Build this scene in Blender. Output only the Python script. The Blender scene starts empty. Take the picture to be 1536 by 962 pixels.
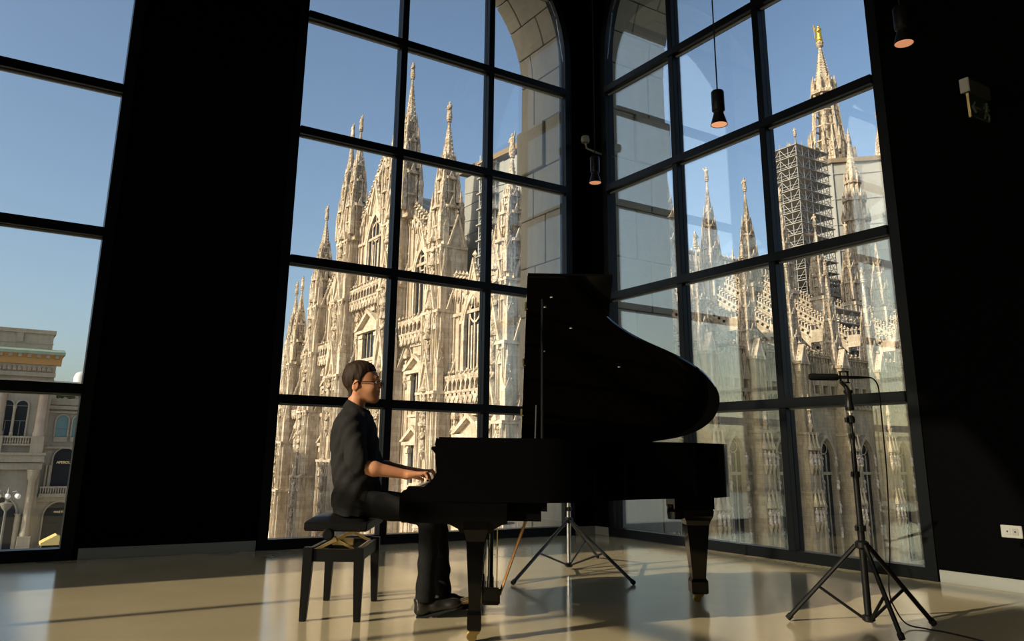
import bpy, bmesh, math, random
import numpy as np
from mathutils import Matrix, Vector
random.seed(7)
SC = bpy.context.scene
COL = SC.collection
R = math.radians
# ------------------------------------------------------------------ camera
# world: wall_left lies in y = 0 (outside is +y), wall_right in x = 0 (outside is +x), floor z = 0
CAM_POS = (-6.6921, -8.2891, 0.95)
PITCH, ROLL, YAW = 0.2425, 0.0137, 1.011
FPX, PPX, PPY = 1195.3, 747.49, 386.72
_fw = Vector((math.cos(PITCH)*math.cos(YAW), math.cos(PITCH)*math.sin(YAW), math.sin(PITCH)))
_rt = Vector((math.sin(YAW), -math.cos(YAW), 0)); _up = _rt.cross(_fw)
_r2 = math.cos(ROLL)*_rt + math.sin(ROLL)*_up
_u2 = -math.sin(ROLL)*_rt + math.cos(ROLL)*_up
cam_data = bpy.data.cameras.new('camera'); cam = bpy.data.objects.new('camera', cam_data); COL.objects.link(cam)
cam_data.sensor_width = 36; cam_data.lens = FPX/1536*36
cam_data.shift_x = (768-PPX)/1536; cam_data.shift_y = (PPY-481)/1536
cam_data.clip_start = .05; cam_data.clip_end = 2000
_m = Matrix.Identity(4)
for _i in range(3):
    _m[_i][0] = _r2[_i]; _m[_i][1] = _u2[_i]; _m[_i][2] = -_fw[_i]; _m[_i][3] = CAM_POS[_i]
cam.matrix_world = _m
SC.camera = cam
# ------------------------------------------------------------------ sky, sun, exposure
SUN_EL, SUN_AZ = 25.0, 0.8          # the low western sun travels along +x, a touch towards +y
wd = bpy.data.worlds.new('sky'); SC.world = wd; wd.use_nodes = True
wn = wd.node_tree.nodes; wn.clear()
sky = wn.new('ShaderNodeTexSky'); sky.sky_type = 'NISHITA'; sky.sun_disc = False
sky.sun_elevation = R(SUN_EL); sky.sun_rotation = R(-90.0-SUN_AZ)
sky.altitude = 120; sky.air_density = 1.0; sky.dust_density = 3.2; sky.ozone_density = 1.5
bg = wn.new('ShaderNodeBackground'); bg.inputs['Strength'].default_value = .215
wo = wn.new('ShaderNodeOutputWorld')
wd.node_tree.links.new(sky.outputs[0], bg.inputs['Color']); wd.node_tree.links.new(bg.outputs[0], wo.inputs['Surface'])
sun_d = bpy.data.lights.new('sun', 'SUN'); sun_d.energy = 6.0; sun_d.angle = R(.53); sun_d.color = (1.0, .85, .64)
sun = bpy.data.objects.new('sun', sun_d); COL.objects.link(sun)
_d = Vector((math.cos(R(SUN_EL))*math.cos(R(SUN_AZ)), math.cos(R(SUN_EL))*math.sin(R(SUN_AZ)), -math.sin(R(SUN_EL))))
sun.rotation_euler = _d.to_track_quat('-Z', 'Y').to_euler(); sun.location = (-30, -5, 25)
vs = SC.view_settings; vs.view_transform = 'Standard'; vs.look = 'None'; vs.exposure = 0.0; vs.gamma = 1.0; vs.use_curve_mapping = False

# ------------------------------------------------------------------ materials
MATS = {}
def mat(name, color=(.5,.5,.5), rough=.5, metal=0, spec=.5, emit=None, estr=0, coat=0, noise=None, bump=None):
    """noise=(scale, colour2, detail[, stretch]); bump=(scale, strength, dist)"""
    m = bpy.data.materials.new(name); m.use_nodes = True; nt = m.node_tree; n = nt.nodes; L = nt.links
    b = n['Principled BSDF']
    b.inputs['Base Color'].default_value = (*color, 1); b.inputs['Roughness'].default_value = rough
    b.inputs['Metallic'].default_value = metal; b.inputs['Specular IOR Level'].default_value = spec
    b.inputs['Coat Weight'].default_value = coat; b.inputs['Coat Roughness'].default_value = .03
    if emit: b.inputs['Emission Color'].default_value = (*emit, 1); b.inputs['Emission Strength'].default_value = estr
    tc = n.new('ShaderNodeTexCoord')
    if noise:
        mp = n.new('ShaderNodeMapping'); L.new(tc.outputs['Object'], mp.inputs[0])
        if len(noise) > 3: mp.inputs['Scale'].default_value = noise[3]
        t = n.new('ShaderNodeTexNoise'); t.inputs['Scale'].default_value = noise[0]; t.inputs['Detail'].default_value = noise[2]
        L.new(mp.outputs[0], t.inputs['Vector'])
        r = n.new('ShaderNodeValToRGB'); r.color_ramp.elements[0].position = .35; r.color_ramp.elements[1].position = .65
        r.color_ramp.elements[0].color = (*color, 1); r.color_ramp.elements[1].color = (*noise[1], 1)
        L.new(t.outputs['Fac'], r.inputs[0]); L.new(r.outputs[0], b.inputs['Base Color'])
    if bump:
        t2 = n.new('ShaderNodeTexNoise'); t2.inputs['Scale'].default_value = bump[0]; t2.inputs['Detail'].default_value = 4
        L.new(tc.outputs['Object'], t2.inputs['Vector'])
        bp = n.new('ShaderNodeBump'); bp.inputs['Strength'].default_value = bump[1]; bp.inputs['Distance'].default_value = bump[2]
        L.new(t2.outputs['Fac'], bp.inputs['Height']); L.new(bp.outputs[0], b.inputs['Normal'])
    MATS[name] = m
    return m
def masonry(name, cols, bw, bh, mortar, rough=.85, bump=.5, bdist=.1, streak=.5, nscale=.6):
    """Stone with courses: brick cells tint the blocks, noise gives veins and weathering (world-sized object coords)."""
    m = bpy.data.materials.new(name); m.use_nodes = True; nt = m.node_tree; n = nt.nodes; L = nt.links
    b = n['Principled BSDF']; b.inputs['Roughness'].default_value = rough; b.inputs['Specular IOR Level'].default_value = .2
    g = n.new('ShaderNodeNewGeometry'); sp = n.new('ShaderNodeSeparateXYZ'); L.new(g.outputs['Position'], sp.inputs[0])
    ad = n.new('ShaderNodeMath'); ad.operation = 'ADD'; L.new(sp.outputs[0], ad.inputs[0]); L.new(sp.outputs[1], ad.inputs[1])
    cb = n.new('ShaderNodeCombineXYZ'); L.new(ad.outputs[0], cb.inputs[0]); L.new(sp.outputs[2], cb.inputs[1])
    br = n.new('ShaderNodeTexBrick'); br.inputs['Scale'].default_value = 1; br.inputs['Brick Width'].default_value = bw
    br.inputs['Row Height'].default_value = bh; br.inputs['Mortar Size'].default_value = .012; br.inputs['Bias'].default_value = 0
    br.inputs['Color1'].default_value = (*cols[0], 1); br.inputs['Color2'].default_value = (*cols[1], 1); br.inputs['Mortar'].default_value = (*mortar, 1)
    L.new(cb.outputs[0], br.inputs['Vector'])
    mp = n.new('ShaderNodeMapping'); mp.inputs['Scale'].default_value = (1, 1, .22); L.new(g.outputs['Position'], mp.inputs[0])
    nz = n.new('ShaderNodeTexNoise'); nz.inputs['Scale'].default_value = nscale; nz.inputs['Detail'].default_value = 7; nz.inputs['Roughness'].default_value = .65
    L.new(mp.outputs[0], nz.inputs['Vector'])
    rp = n.new('ShaderNodeValToRGB'); rp.color_ramp.elements[0].position = .38; rp.color_ramp.elements[1].position = .68
    rp.color_ramp.elements[0].color = (0, 0, 0, 1); rp.color_ramp.elements[1].color = (1, 1, 1, 1); L.new(nz.outputs['Fac'], rp.inputs[0])
    mx = n.new('ShaderNodeMix'); mx.data_type = 'RGBA'; mx.inputs[7].default_value = (*cols[2], 1)
    ml = n.new('ShaderNodeMath'); ml.operation = 'MULTIPLY'; ml.inputs[1].default_value = streak; L.new(rp.outputs[0], ml.inputs[0])
    L.new(ml.outputs[0], mx.inputs[0]); L.new(br.outputs['Color'], mx.inputs[6]); L.new(mx.outputs[2], b.inputs['Base Color'])
    n4 = n.new('ShaderNodeTexNoise'); n4.inputs['Scale'].default_value = nscale*4.5; n4.inputs['Detail'].default_value = 6; n4.inputs['Roughness'].default_value = .7; L.new(mp.outputs[0], n4.inputs['Vector'])
    r4 = n.new('ShaderNodeValToRGB'); r4.color_ramp.elements[0].position = .46; r4.color_ramp.elements[1].position = .62
    r4.color_ramp.elements[0].color = (0, 0, 0, 1); r4.color_ramp.elements[1].color = (1, 1, 1, 1); L.new(n4.outputs['Fac'], r4.inputs[0])
    m4 = n.new('ShaderNodeMath'); m4.operation = 'MULTIPLY'; m4.inputs[1].default_value = streak*.55; L.new(r4.outputs[0], m4.inputs[0])
    mx4 = n.new('ShaderNodeMix'); mx4.data_type = 'RGBA'; mx4.inputs[7].default_value = (*[c*.8 for c in cols[2]], 1)
    L.new(m4.outputs[0], mx4.inputs[0]); L.new(mx.outputs[2], mx4.inputs[6]); L.new(mx4.outputs[2], b.inputs['Base Color'])
    n3 = n.new('ShaderNodeTexNoise'); n3.inputs['Scale'].default_value = 2.2; n3.inputs['Detail'].default_value = 5; L.new(g.outputs['Position'], n3.inputs['Vector'])
    bp = n.new('ShaderNodeBump'); bp.inputs['Strength'].default_value = bump; bp.inputs['Distance'].default_value = bdist
    L.new(n3.outputs['Fac'], bp.inputs['Height']); L.new(bp.outputs[0], b.inputs['Normal'])
    MATS[name] = m
    return m
def glass_mat(name, base, boost, tint):
    m = bpy.data.materials.new(name); m.use_nodes = True; nt = m.node_tree; n = nt.nodes; n.clear(); L = nt.links
    o = n.new('ShaderNodeOutputMaterial'); t = n.new('ShaderNodeBsdfTransparent'); t.inputs[0].default_value = (*tint, 1)
    gl = n.new('ShaderNodeBsdfGlossy'); gl.inputs['Roughness'].default_value = 0.0; gl.inputs[0].default_value = (.93, 1, .95, 1)
    fr = n.new('ShaderNodeLayerWeight'); fr.inputs['Blend'].default_value = .5
    pw = n.new('ShaderNodeMath'); pw.operation = 'POWER'; pw.inputs[1].default_value = 3.0; L.new(fr.outputs['Facing'], pw.inputs[0])
    ma = n.new('ShaderNodeMath'); ma.operation = 'MULTIPLY_ADD'; ma.inputs[1].default_value = boost; ma.inputs[2].default_value = base; ma.use_clamp = True
    mx = n.new('ShaderNodeMixShader'); L.new(pw.outputs[0], ma.inputs[0]); L.new(ma.outputs[0], mx.inputs[0])
    L.new(t.outputs[0], mx.inputs[1]); L.new(gl.outputs[0], mx.inputs[2]); L.new(mx.outputs[0], o.inputs[0])
    MATS[name] = m
    return m
mat('black_wall', (.0015,.0015,.0016), .95, spec=.02, bump=(60, .15, .003))
mat('ceiling_black', (.006,.006,.006), .9, spec=.1)
mat('frame_black', (.003,.004,.005), .34, spec=.17)
mat('skirting', (.21,.22,.205), .45, spec=.4)
mat('floor_resin', (.50,.42,.265), .12, spec=.6, noise=(1.6, (.445,.37,.23), 6, (1, 1, 1)), bump=(3.0, .02, .01))
glass_mat('window_glass', .085, 2.0, (.97,.985,.975))
masonry('reveal_stone', ((.36,.32,.245), (.33,.305,.25), (.27,.255,.215)), 40, 40, (.3,.27,.22), streak=.5, nscale=2.5, bdist=.01, bump=.3)
masonry('marble', ((.74,.66,.525), (.55,.475,.37), (.29,.225,.155)), 1.7, .62, (.42,.345,.26), streak=.75, bump=.75, bdist=.22)
masonry('marble_carved', ((.76,.68,.545), (.58,.495,.375), (.22,.16,.105)), 1.2, .45, (.38,.30,.22), streak=.85, nscale=1.4, bump=1.0, bdist=.4)
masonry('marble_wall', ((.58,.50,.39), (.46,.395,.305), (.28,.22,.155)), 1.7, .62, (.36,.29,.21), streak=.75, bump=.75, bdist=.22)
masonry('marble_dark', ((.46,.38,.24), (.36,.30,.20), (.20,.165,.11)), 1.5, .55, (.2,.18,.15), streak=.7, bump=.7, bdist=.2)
masonry('galleria_stone', ((.40,.35,.265), (.37,.33,.255), (.29,.25,.19)), 2.2, .8, (.27,.235,.18), streak=.6, bump=.3, bdist=.1)
mat('galleria_pink', (.36,.28,.22), .8, noise=(.8, (.42,.36,.28), 5))
mat('copper_green', (.20,.29,.22), .7, noise=(.7, (.27,.34,.26), 4))
mat('ochre_soffit', (.48,.30,.12), .8)
mat('dark_glazing', (.012,.016,.02), .12, spec=.5)
mat('teal_glazing', (.13,.24,.25), .2, spec=.5)
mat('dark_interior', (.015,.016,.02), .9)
mat('sheet_grey', (.31,.31,.285), .8, noise=(.35, (.25,.255,.24), 5, (1,1,.3)))
mat('sheet_blue', (.12,.22,.42), .7)
mat('scaffold_steel', (.36,.37,.37), .5, metal=.3)
mat('scaffold_deck', (.30,.28,.25), .8)
mat('brown_roof', (.20,.15,.10), .8)
mat('gold', (.95,.58,.10), .3, metal=.9)
mat('paving', (.30,.28,.25), .8, noise=(.3, (.26,.25,.23), 5))
mat('awning_yellow', (.72,.55,.20), .75)
mat('globe_white', (.8,.8,.76), .35)
mat('iron_grey', (.22,.22,.20), .6, metal=.4)
mat('sign_gold', (.75,.58,.28), .5, emit=(.9,.65,.3), estr=.25)
mat('foliage', (.05,.085,.035), .8, noise=(2, (.09,.11,.05), 4))
mat('roof_white', (.62,.62,.60), .6)

# ------------------------------------------------------------------ mesh builder
class MB:
    def __init__(s): s.v = []; s.f = []; s.mi = []; s.M = None; s.cur = 0
    def add(s, vs_, fs_):
        o = len(s.v)
        if s.M is not None:
            vs_ = [tuple(s.M @ Vector(p)) for p in vs_]
        s.v += [tuple(p) for p in vs_]
        for f in fs_: s.f.append(tuple(i+o for i in f)); s.mi.append(s.cur)
    def box(s, x0, x1, y0, y1, z0, z1):
        s.add([(x0,y0,z0),(x1,y0,z0),(x1,y1,z0),(x0,y1,z0),(x0,y0,z1),(x1,y0,z1),(x1,y1,z1),(x0,y1,z1)],
              [(0,3,2,1),(4,5,6,7),(0,1,5,4),(1,2,6,5),(2,3,7,6),(3,0,4,7)])
    def boxc(s, c, d): s.box(c[0]-d[0]/2, c[0]+d[0]/2, c[1]-d[1]/2, c[1]+d[1]/2, c[2]-d[2]/2, c[2]+d[2]/2)
    def prism(s, pts, a, b, axis=2):
        """extrude 2-D polygon; axis 2: (x,y)->z ; 1: (x,z)->y ; 0: (y,z)->x"""
        n = len(pts)
        def P(p, h):
            return (p[0],p[1],h) if axis == 2 else ((p[0],h,p[1]) if axis == 1 else (h,p[0],p[1]))
        s.add([P(p,a) for p in pts]+[P(p,b) for p in pts],
              [tuple(range(n-1,-1,-1)), tuple(range(n,2*n))]+[(i,(i+1)%n,(i+1)%n+n,i+n) for i in range(n)])
    def loft(s, rings, cap=True, closed=True):
        n = len(rings[0]); vs_ = [p for r in rings for p in r]; fs_ = []
        for k in range(len(rings)-1):
            for i in range(n if closed else n-1):
                j = (i+1) % n
                fs_.append((k*n+i, k*n+j, (k+1)*n+j, (k+1)*n+i))
        if cap:
            fs_.append(tuple(range(n-1,-1,-1))); fs_.append(tuple(range((len(rings)-1)*n, len(rings)*n)))
        s.add(vs_, fs_)
    def lathe(s, prof, n=12, c=(0,0,0), sx=1, sy=1, rot=0):
        rings = []
        for r, z in prof:
            r = max(r, 1e-4)
            rings.append([(c[0]+sx*r*math.cos(rot+2*math.pi*i/n), c[1]+sy*r*math.sin(rot+2*math.pi*i/n), c[2]+z) for i in range(n)])
        s.loft(rings)
    def fru(s, x, y, z0, z1, r0, r1, n=4, rot=math.pi/4): s.lathe([(r0,z0),(r1,z1)], n, (x,y,0), rot=rot)
    def tube(s, path, r, n=8, cap=True):
        path = [Vector(p) for p in path]; rings = []
        rr = r if isinstance(r, (list, tuple)) else [r]*len(path)
        t = (path[1]-path[0]).normalized(); a = t.orthogonal().normalized()
        for i, p in enumerate(path):
            if i == 0: t = path[1]-path[0]
            elif i == len(path)-1: t = path[-1]-path[-2]
            else: t = (path[i+1]-path[i]).normalized()+(path[i]-path[i-1]).normalized()
            t = t.normalized(); a = (a-t*a.dot(t)).normalized(); b = t.cross(a)
            rings.append([tuple(p+a*(rr[i]*math.cos(2*math.pi*k/n))+b*(rr[i]*math.sin(2*math.pi*k/n))) for k in range(n)])
        s.loft(rings, cap)
    def bar(s, p, q, wx, wy=None): s.tube([p, q], wx*.7071, 4)
    def build(s, name, m, parent=None, smooth=None, mw=None, bevel=0, mats=None):
        me = bpy.data.meshes.new(name); me.from_pydata(s.v, [], s.f); me.update()
        if smooth is not None:
            me.polygons.foreach_set('use_smooth', [True]*len(me.polygons)); me.set_sharp_from_angle(angle=R(smooth))
        for mm in (mats or [m]): me.materials.append(MATS[mm])
        if mats: me.polygons.foreach_set('material_index', s.mi)
        if bevel:
            bm = bmesh.new(); bm.from_mesh(me); bmesh.ops.remove_doubles(bm, verts=bm.verts, dist=1e-5)
            es = [e for e in bm.edges if len(e.link_faces) == 2 and e.calc_face_angle(0) > R(35)]
            bmesh.ops.bevel(bm, geom=es, offset=bevel, segments=2, affect='EDGES', clamp_overlap=True); bm.to_mesh(me); bm.free()
        return link(name, me, parent, mw)
def link(name, me, parent=None, mw=None):
    o = bpy.data.objects.new(name, me); COL.objects.link(o)
    if parent is not None: o.parent = parent
    if mw is not None: o.matrix_local = mw
    return o
def tag(o, label, cat=None, group=None, kind=None):
    o['label'] = label
    if cat: o['category'] = cat
    if group: o['group'] = group
    if kind: o['kind'] = kind
    return o
def empty(name, loc=(0,0,0), label=None, cat=None, group=None, mw=None):
    o = bpy.data.objects.new(name, None); COL.objects.link(o); o.empty_display_size = .1
    if mw is not None: o.matrix_world = mw
    else: o.location = loc
    if label: tag(o, label, cat, group)
    return o
def inst(name, me, parent, loc=(0,0,0), scale=(1,1,1), rz=0):
    return link(name, me, parent, Matrix.Translation(loc) @ Matrix.Rotation(rz, 4, 'Z') @ Matrix.Diagonal((*scale, 1)))
def frame_m(origin, right, out):
    """local (u right, v out, w up) -> world"""
    M = Matrix.Identity(4)
    for i in range(3): M[i][0] = right[i]; M[i][1] = out[i]; M[i][2] = (0,0,1)[i]; M[i][3] = origin[i]
    return M
def xf(loc=(0,0,0), rz=0): return Matrix.Translation(loc) @ Matrix.Rotation(rz, 4, 'Z')
# ------------------------------------------------------------------ the room shell
ZC = 9.2; XW = -12.9; YB = -15.0
ROWS = [.10, 1.484, 2.975, 4.469, 5.914, 7.36]
SPRING, ARC_T = 6.42, .12
def struct(o, label=None):
    o['kind'] = 'structure'
    if label: o['label'] = label
    return o
b = MB(); b.box(XW-.2, .16, YB-.2, .16, -.12, 0); struct(b.build('floor', 'floor_resin'), 'polished beige resin floor of the dark hall')
b = MB(); b.box(XW-.2, .16, YB-.2, .16, ZC, ZC+.15); struct(b.build('ceiling', 'ceiling_black'), 'black ceiling high above the hall')
# matrices: local t runs along the wall, n goes outwards, z up
WL = frame_m((0,0,0), (1,0,0), (0,1,0)); WR = frame_m((0,0,0), (0,1,0), (1,0,0)); WW = frame_m((XW,0,0), (0,1,0), (-1,0,0))
def arch_z(t, tc, r): return SPRING + math.sqrt(max(r*r-(t-tc)**2, 0))
def wall(name, M, t0, t1, wins, label, thick=.14, n0=0.0, m='black_wall', fr=.10, zb=0.0, zt=ZC):
    """wall slab with arched openings (glass span g0..g1, opening wider by fr)"""
    b = MB(); b.M = M; cur = t0
    for g0, g1 in sorted(wins):
        a0, a1 = g0-fr, g1+fr; tc = (a0+a1)/2; r = (a1-a0)/2
        if a0 > cur: b.box(cur, a0, n0, n0+thick, zb, zt)
        N = 28; ts = [tc-r*math.cos(math.pi*i/N) for i in range(N+1)]
        for i in range(N):
            p, q = ts[i], ts[i+1]
            b.add([(p,n0,arch_z(p,tc,r)),(q,n0,arch_z(q,tc,r)),(q,n0,zt),(p,n0,zt),(p,n0+thick,arch_z(p,tc,r)),(q,n0+thick,arch_z(q,tc,r)),(q,n0+thick,zt),(p,n0+thick,zt)],
                  [(0,1,2,3),(7,6,5,4),(0,4,5,1),(2,6,7,3)])
        cur = a1
    if t1 > cur: b.box(cur, t1, n0, n0+thick, zb, zt)
    return struct(b.build(name, m), label)
GA, GB, GC = (-9.717, -5.987), (-4.16, -.43), (-4.285, -.385)
GW = [(-5.43, -1.70), (-11.0, -7.27)]
def glass_cols(g): return [g[0], g[0]+(g[1]-g[0])*.331, g[0]+(g[1]-g[0])*.671, g[1]]
wall('wall_left', WL, XW, 0.14, [GA, GB], 'black wall between the two tall arched windows')
wall('wall_right', WR, YB, 0.0, [GC], 'black wall carrying the arched window and socket')
wall('wall_west', WW, YB, 0.0, GW, 'black wall with arched windows that let the low sun in')
b = MB(); b.box(XW-.14, .14, YB-.15, YB, 0, ZC); struct(b.build('wall_back', 'black_wall'), 'black back wall of the hall')

def window(idx, M, g, label):
    root = empty('window_%d' % idx, tuple(M @ Vector(((g[0]+g[1])/2, 0, 0)))); struct(root, label)
    inv = root.matrix_basis.inverted() if False else Matrix.Translation(-Vector(M @ Vector(((g[0]+g[1])/2, 0, 0))))
    LM = inv @ M
    fr = .10; a0, a1 = g[0]-fr, g[1]+fr; tc = (g[0]+g[1])/2; r = (g[1]-g[0])/2
    cols = glass_cols(g)
    # outer frame: two jambs, a sill and the arch as one bent bar
    b = MB(); b.M = LM
    out = [(a0, 0)] + [(a0, SPRING)] + [(tc-(r+fr)*math.cos(math.pi*i/24), SPRING+(r+fr)*math.sin(math.pi*i/24)) for i in range(1, 24)] + [(a1, SPRING), (a1, 0)]
    inn = [(g[0], .10)] + [(g[0], SPRING)] + [(tc-r*math.cos(math.pi*i/24), SPRING+r*math.sin(math.pi*i/24)) for i in range(1, 24)] + [(g[1], SPRING), (g[1], .10)]
    n = len(out)
    for k in range(n):
        j = (k+1) % n
        P = [(*out[k], 0), (*out[j], 0), (*inn[j], 0), (*inn[k], 0)]
        vs_ = [(p[0], -.015, p[1]) for p in P] + [(p[0], .13, p[1]) for p in P]
        b.add(vs_, [(0,1,2,3),(7,6,5,4),(0,4,5,1),(2,6,7,3),(1,5,6,2),(3,7,4,0)])
    b.build('frame', 'frame_black', root)
    hw = .042
    for c in cols[1:3]:
        b = MB(); b.M = LM; b.box(c-hw, c+hw, -.03, .11, .10, arch_z(c, tc, r)); b.build('mullion', 'frame_black', root, bevel=.004)
    for z in ROWS[1:]:
        if z > SPRING: dx = math.sqrt(r*r-(z-SPRING)**2)
        else: dx = r
        lo, hi = tc-dx, tc+dx
        b = MB(); b.M = LM; b.box(lo, hi, -.045, .10, z-.046, z+.046); b.build('transom', 'frame_black', root, bevel=.004)
        b = MB(); b.M = LM; b.box(lo, hi, .03, .06, z-.062, z-.046); b.build('glazing_bead', 'skirting', root)
    rows = ROWS + [9.0]
    for ci in range(3):
        c0 = cols[ci] + (hw if ci else 0); c1 = cols[ci+1] - (hw if ci < 2 else 0)
        for ri in range(6):
            z0 = rows[ri] + (.046 if ri else 0); z1 = rows[ri+1]-.046
            N = 10 if z1 > SPRING else 1
            pts = []
            for i in range(N+1):
                t = c0+(c1-c0)*i/N; zt = min(z1, arch_z(t, tc, r)) if z1 > SPRING else z1
                pts.append((t, zt))
            pts = [p for p in pts if p[1] > z0+.01]
            if len(pts) < 2: continue
            poly = [(pts[0][0], z0)] + pts + [(pts[-1][0], z0)]
            b = MB(); b.M = LM; b.prism([(p[0], p[1]) for p in poly], .034, .046, axis=1); b.build('pane', 'window_glass', root)
    return root
window(1, WL, GA, 'arched black framed window with a view of the arcade building')
window(2, WL, GB, 'arched black framed window behind the pianist facing the cathedral front')
window(3, WR, GC, 'arched black framed window behind the microphone facing the cathedral flank')
window(4, WW, GW[0], 'arched black framed window in the west wall')
window(5, WW, GW[1], 'second arched black framed window in the west wall')
# baseboards
def base(name, M, t0, t1, label):
    b = MB(); b.M = M; b.box(t0, t1, -.014, 0, 0, .095); struct(b.build(name, 'skirting', bevel=.003), label)
base('baseboard_left', WL, -5.84, -4.275, 'pale grey skirting board between the two left windows')
base('baseboard_corner_left', WL, -.315, 0, 'short pale skirting board left of the dark corner')
base('baseboard_corner_right', WR, -.27, -.014, 'short pale skirting board right of the dark corner')
base('baseboard_right', WR, YB, -4.40, 'pale grey skirting board under the socket')
# ------------------------------------------------------------------ the thick stone shell outside: jambs and arch stones around the windows
D0, D1 = .145, 1.15
def shell(name, M, t0, t1, wins, label): return wall(name, M, t0, t1, wins, label, thick=D1-D0, n0=D0, m='reveal_stone', fr=.56, zb=-15.0, zt=13.0)
shell('wall_outer_left', WL, XW-1.15, 1.15, [GA, GB], 'grey stone outer wall on the square side')
shell('wall_outer_right', WR, YB-1, .14, [GC], 'grey stone outer wall on the cathedral side')
shell('wall_outer_west', WW, YB-1, .14, GW, 'grey stone outer wall on the west side')
rs = random.Random(3)
def reveal(idx, M, g, label, sides=(0, 1), ex=.035):
    root = struct(empty('trim_%d' % idx, tuple(M @ Vector(((g[0]+g[1])/2, .6, 0)))), label)
    LM = Matrix.Translation(-root.location) @ M
    t0, t1 = g[0]-ex, g[1]+ex; tc = (t0+t1)/2; r = (t1-t0)/2; J = .006; TH = .54
    ch = .713
    for s in sides:
        for k in range(9):
            z0, z1 = k*ch+J, (k+1)*ch-J
            cut = D0+(D1-D0)*(.36 if k % 2 else .66)+rs.uniform(-.04, .04)
            for n0, n1 in ((D0, cut-J), (cut+J, D1+(.05 if k in (7,) else 0))):
                e = rs.uniform(-.004, .004) + (.05 if k == 7 and n0 > D0 else 0)
                b = MB(); b.M = LM
                if s: b.box(t1-e, t1+TH, n0, n1, z0, z1)
                else: b.box(t0-TH, t0+e, n0, n1, z0, z1)
                b.build('stone', 'reveal_stone', root, bevel=.008)
    NV = 13
    for k in range(NV):
        a0, a1 = math.pi*k/NV+.004, math.pi*(k+1)/NV-.004
        cut = D0+(D1-D0)*(.34 if k % 2 else .7)
        for n0, n1 in ((D0, cut-J), (cut+J, D1)):
            e = rs.uniform(-.004, .004); arc = [a0+(a1-a0)*i/4 for i in range(5)]
            poly = [(tc-(r+e)*math.cos(a), SPRING+(r+e)*math.sin(a)) for a in arc]+[(tc-(r+TH)*math.cos(a), SPRING+(r+TH)*math.sin(a)) for a in reversed(arc)]
            b = MB(); b.M = LM; b.prism(poly, n0, n1, axis=1); b.build('stone', 'reveal_stone', root, bevel=.006)
    b = MB(); b.M = LM; b.box(t0, t1, D0+.02, D1, -15.0, -.09); b.build('sill', 'reveal_stone', root)
    return root
reveal(1, WL, GA, 'stone jamb blocks around the window with the arcade view', ex=.17)
reveal(2, WL, GB, 'stone jamb blocks and arch stones around the window behind the pianist')
reveal(3, WR, GC, 'stone jamb blocks and arch stones around the window behind the microphone')
reveal(4, WW, GW[0], 'stone jamb blocks around the west window')
reveal(5, WW, GW[1], 'stone jamb blocks around the second west window')
b = MB(); b.box(-300, 500, -150, 500, -15.4, -15.0); struct(b.build('ground', 'paving'), 'grey paved square below the windows')
# ------------------------------------------------------------------ the cathedral
GZ = -15.0
XF = 40.0                                   # facade plane, faces -x
rc = random.Random(11)
CATH = empty('cathedral', (XF, 103, GZ), 'pale marble gothic cathedral bristling with spires and statues outside the windows', 'cathedral')
TI = Matrix.Translation(-CATH.location)
def cpart(b, name, m, parent=None, **k):
    """link a world-space mesh under the cathedral (or under one of its parts)"""
    o = b.build(name, m, parent or CATH, **k)
    if parent is None: o.matrix_local = TI
    return o
# --- shared statue meshes (unit height, standing figure)
def figure(b, h=1.0, arm=0):
    b.lathe([(.16,0),(.17,.03),(.15,.06),(.19,.1),(.16,.3),(.13,.5),(.15,.62),(.17,.74),(.11,.8),(.055,.83),(.06,.86),(.085,.9),(.085,.95),(.05,.99),(.0,1.0)], 10, sx=h, sy=.8*h) if h == 1 else None
    b.tube([(.13,0,.76),(.2,-.05,.62),(.12,-.14,.55)], [.05,.045,.035], 6)
    if arm: b.tube([(-.13,0,.77),(-.24,-.02,.86),(-.28,-.03,1.02)], [.05,.04,.03], 6)
    else: b.tube([(-.13,0,.76),(-.19,-.07,.6),(-.06,-.15,.5)], [.05,.045,.035], 6)
_b = MB(); figure(_b, 1, 0); _b.build('statue', 'marble_carved', smooth=50); 
def take_mesh(b, name, m, **k):
    o = b.build(name, m, **k); me = o.data; bpy.data.objects.remove(o); return me
bpy.data.objects.remove(bpy.data.objects['statue'])
_b = MB(); figure(_b, 1, 0); ST0 = take_mesh(_b, 'statue', 'marble_carved', smooth=50)
_b = MB(); figure(_b, 1, 1); ST1 = take_mesh(_b, 'statue', 'marble_carved', smooth=50)
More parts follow.
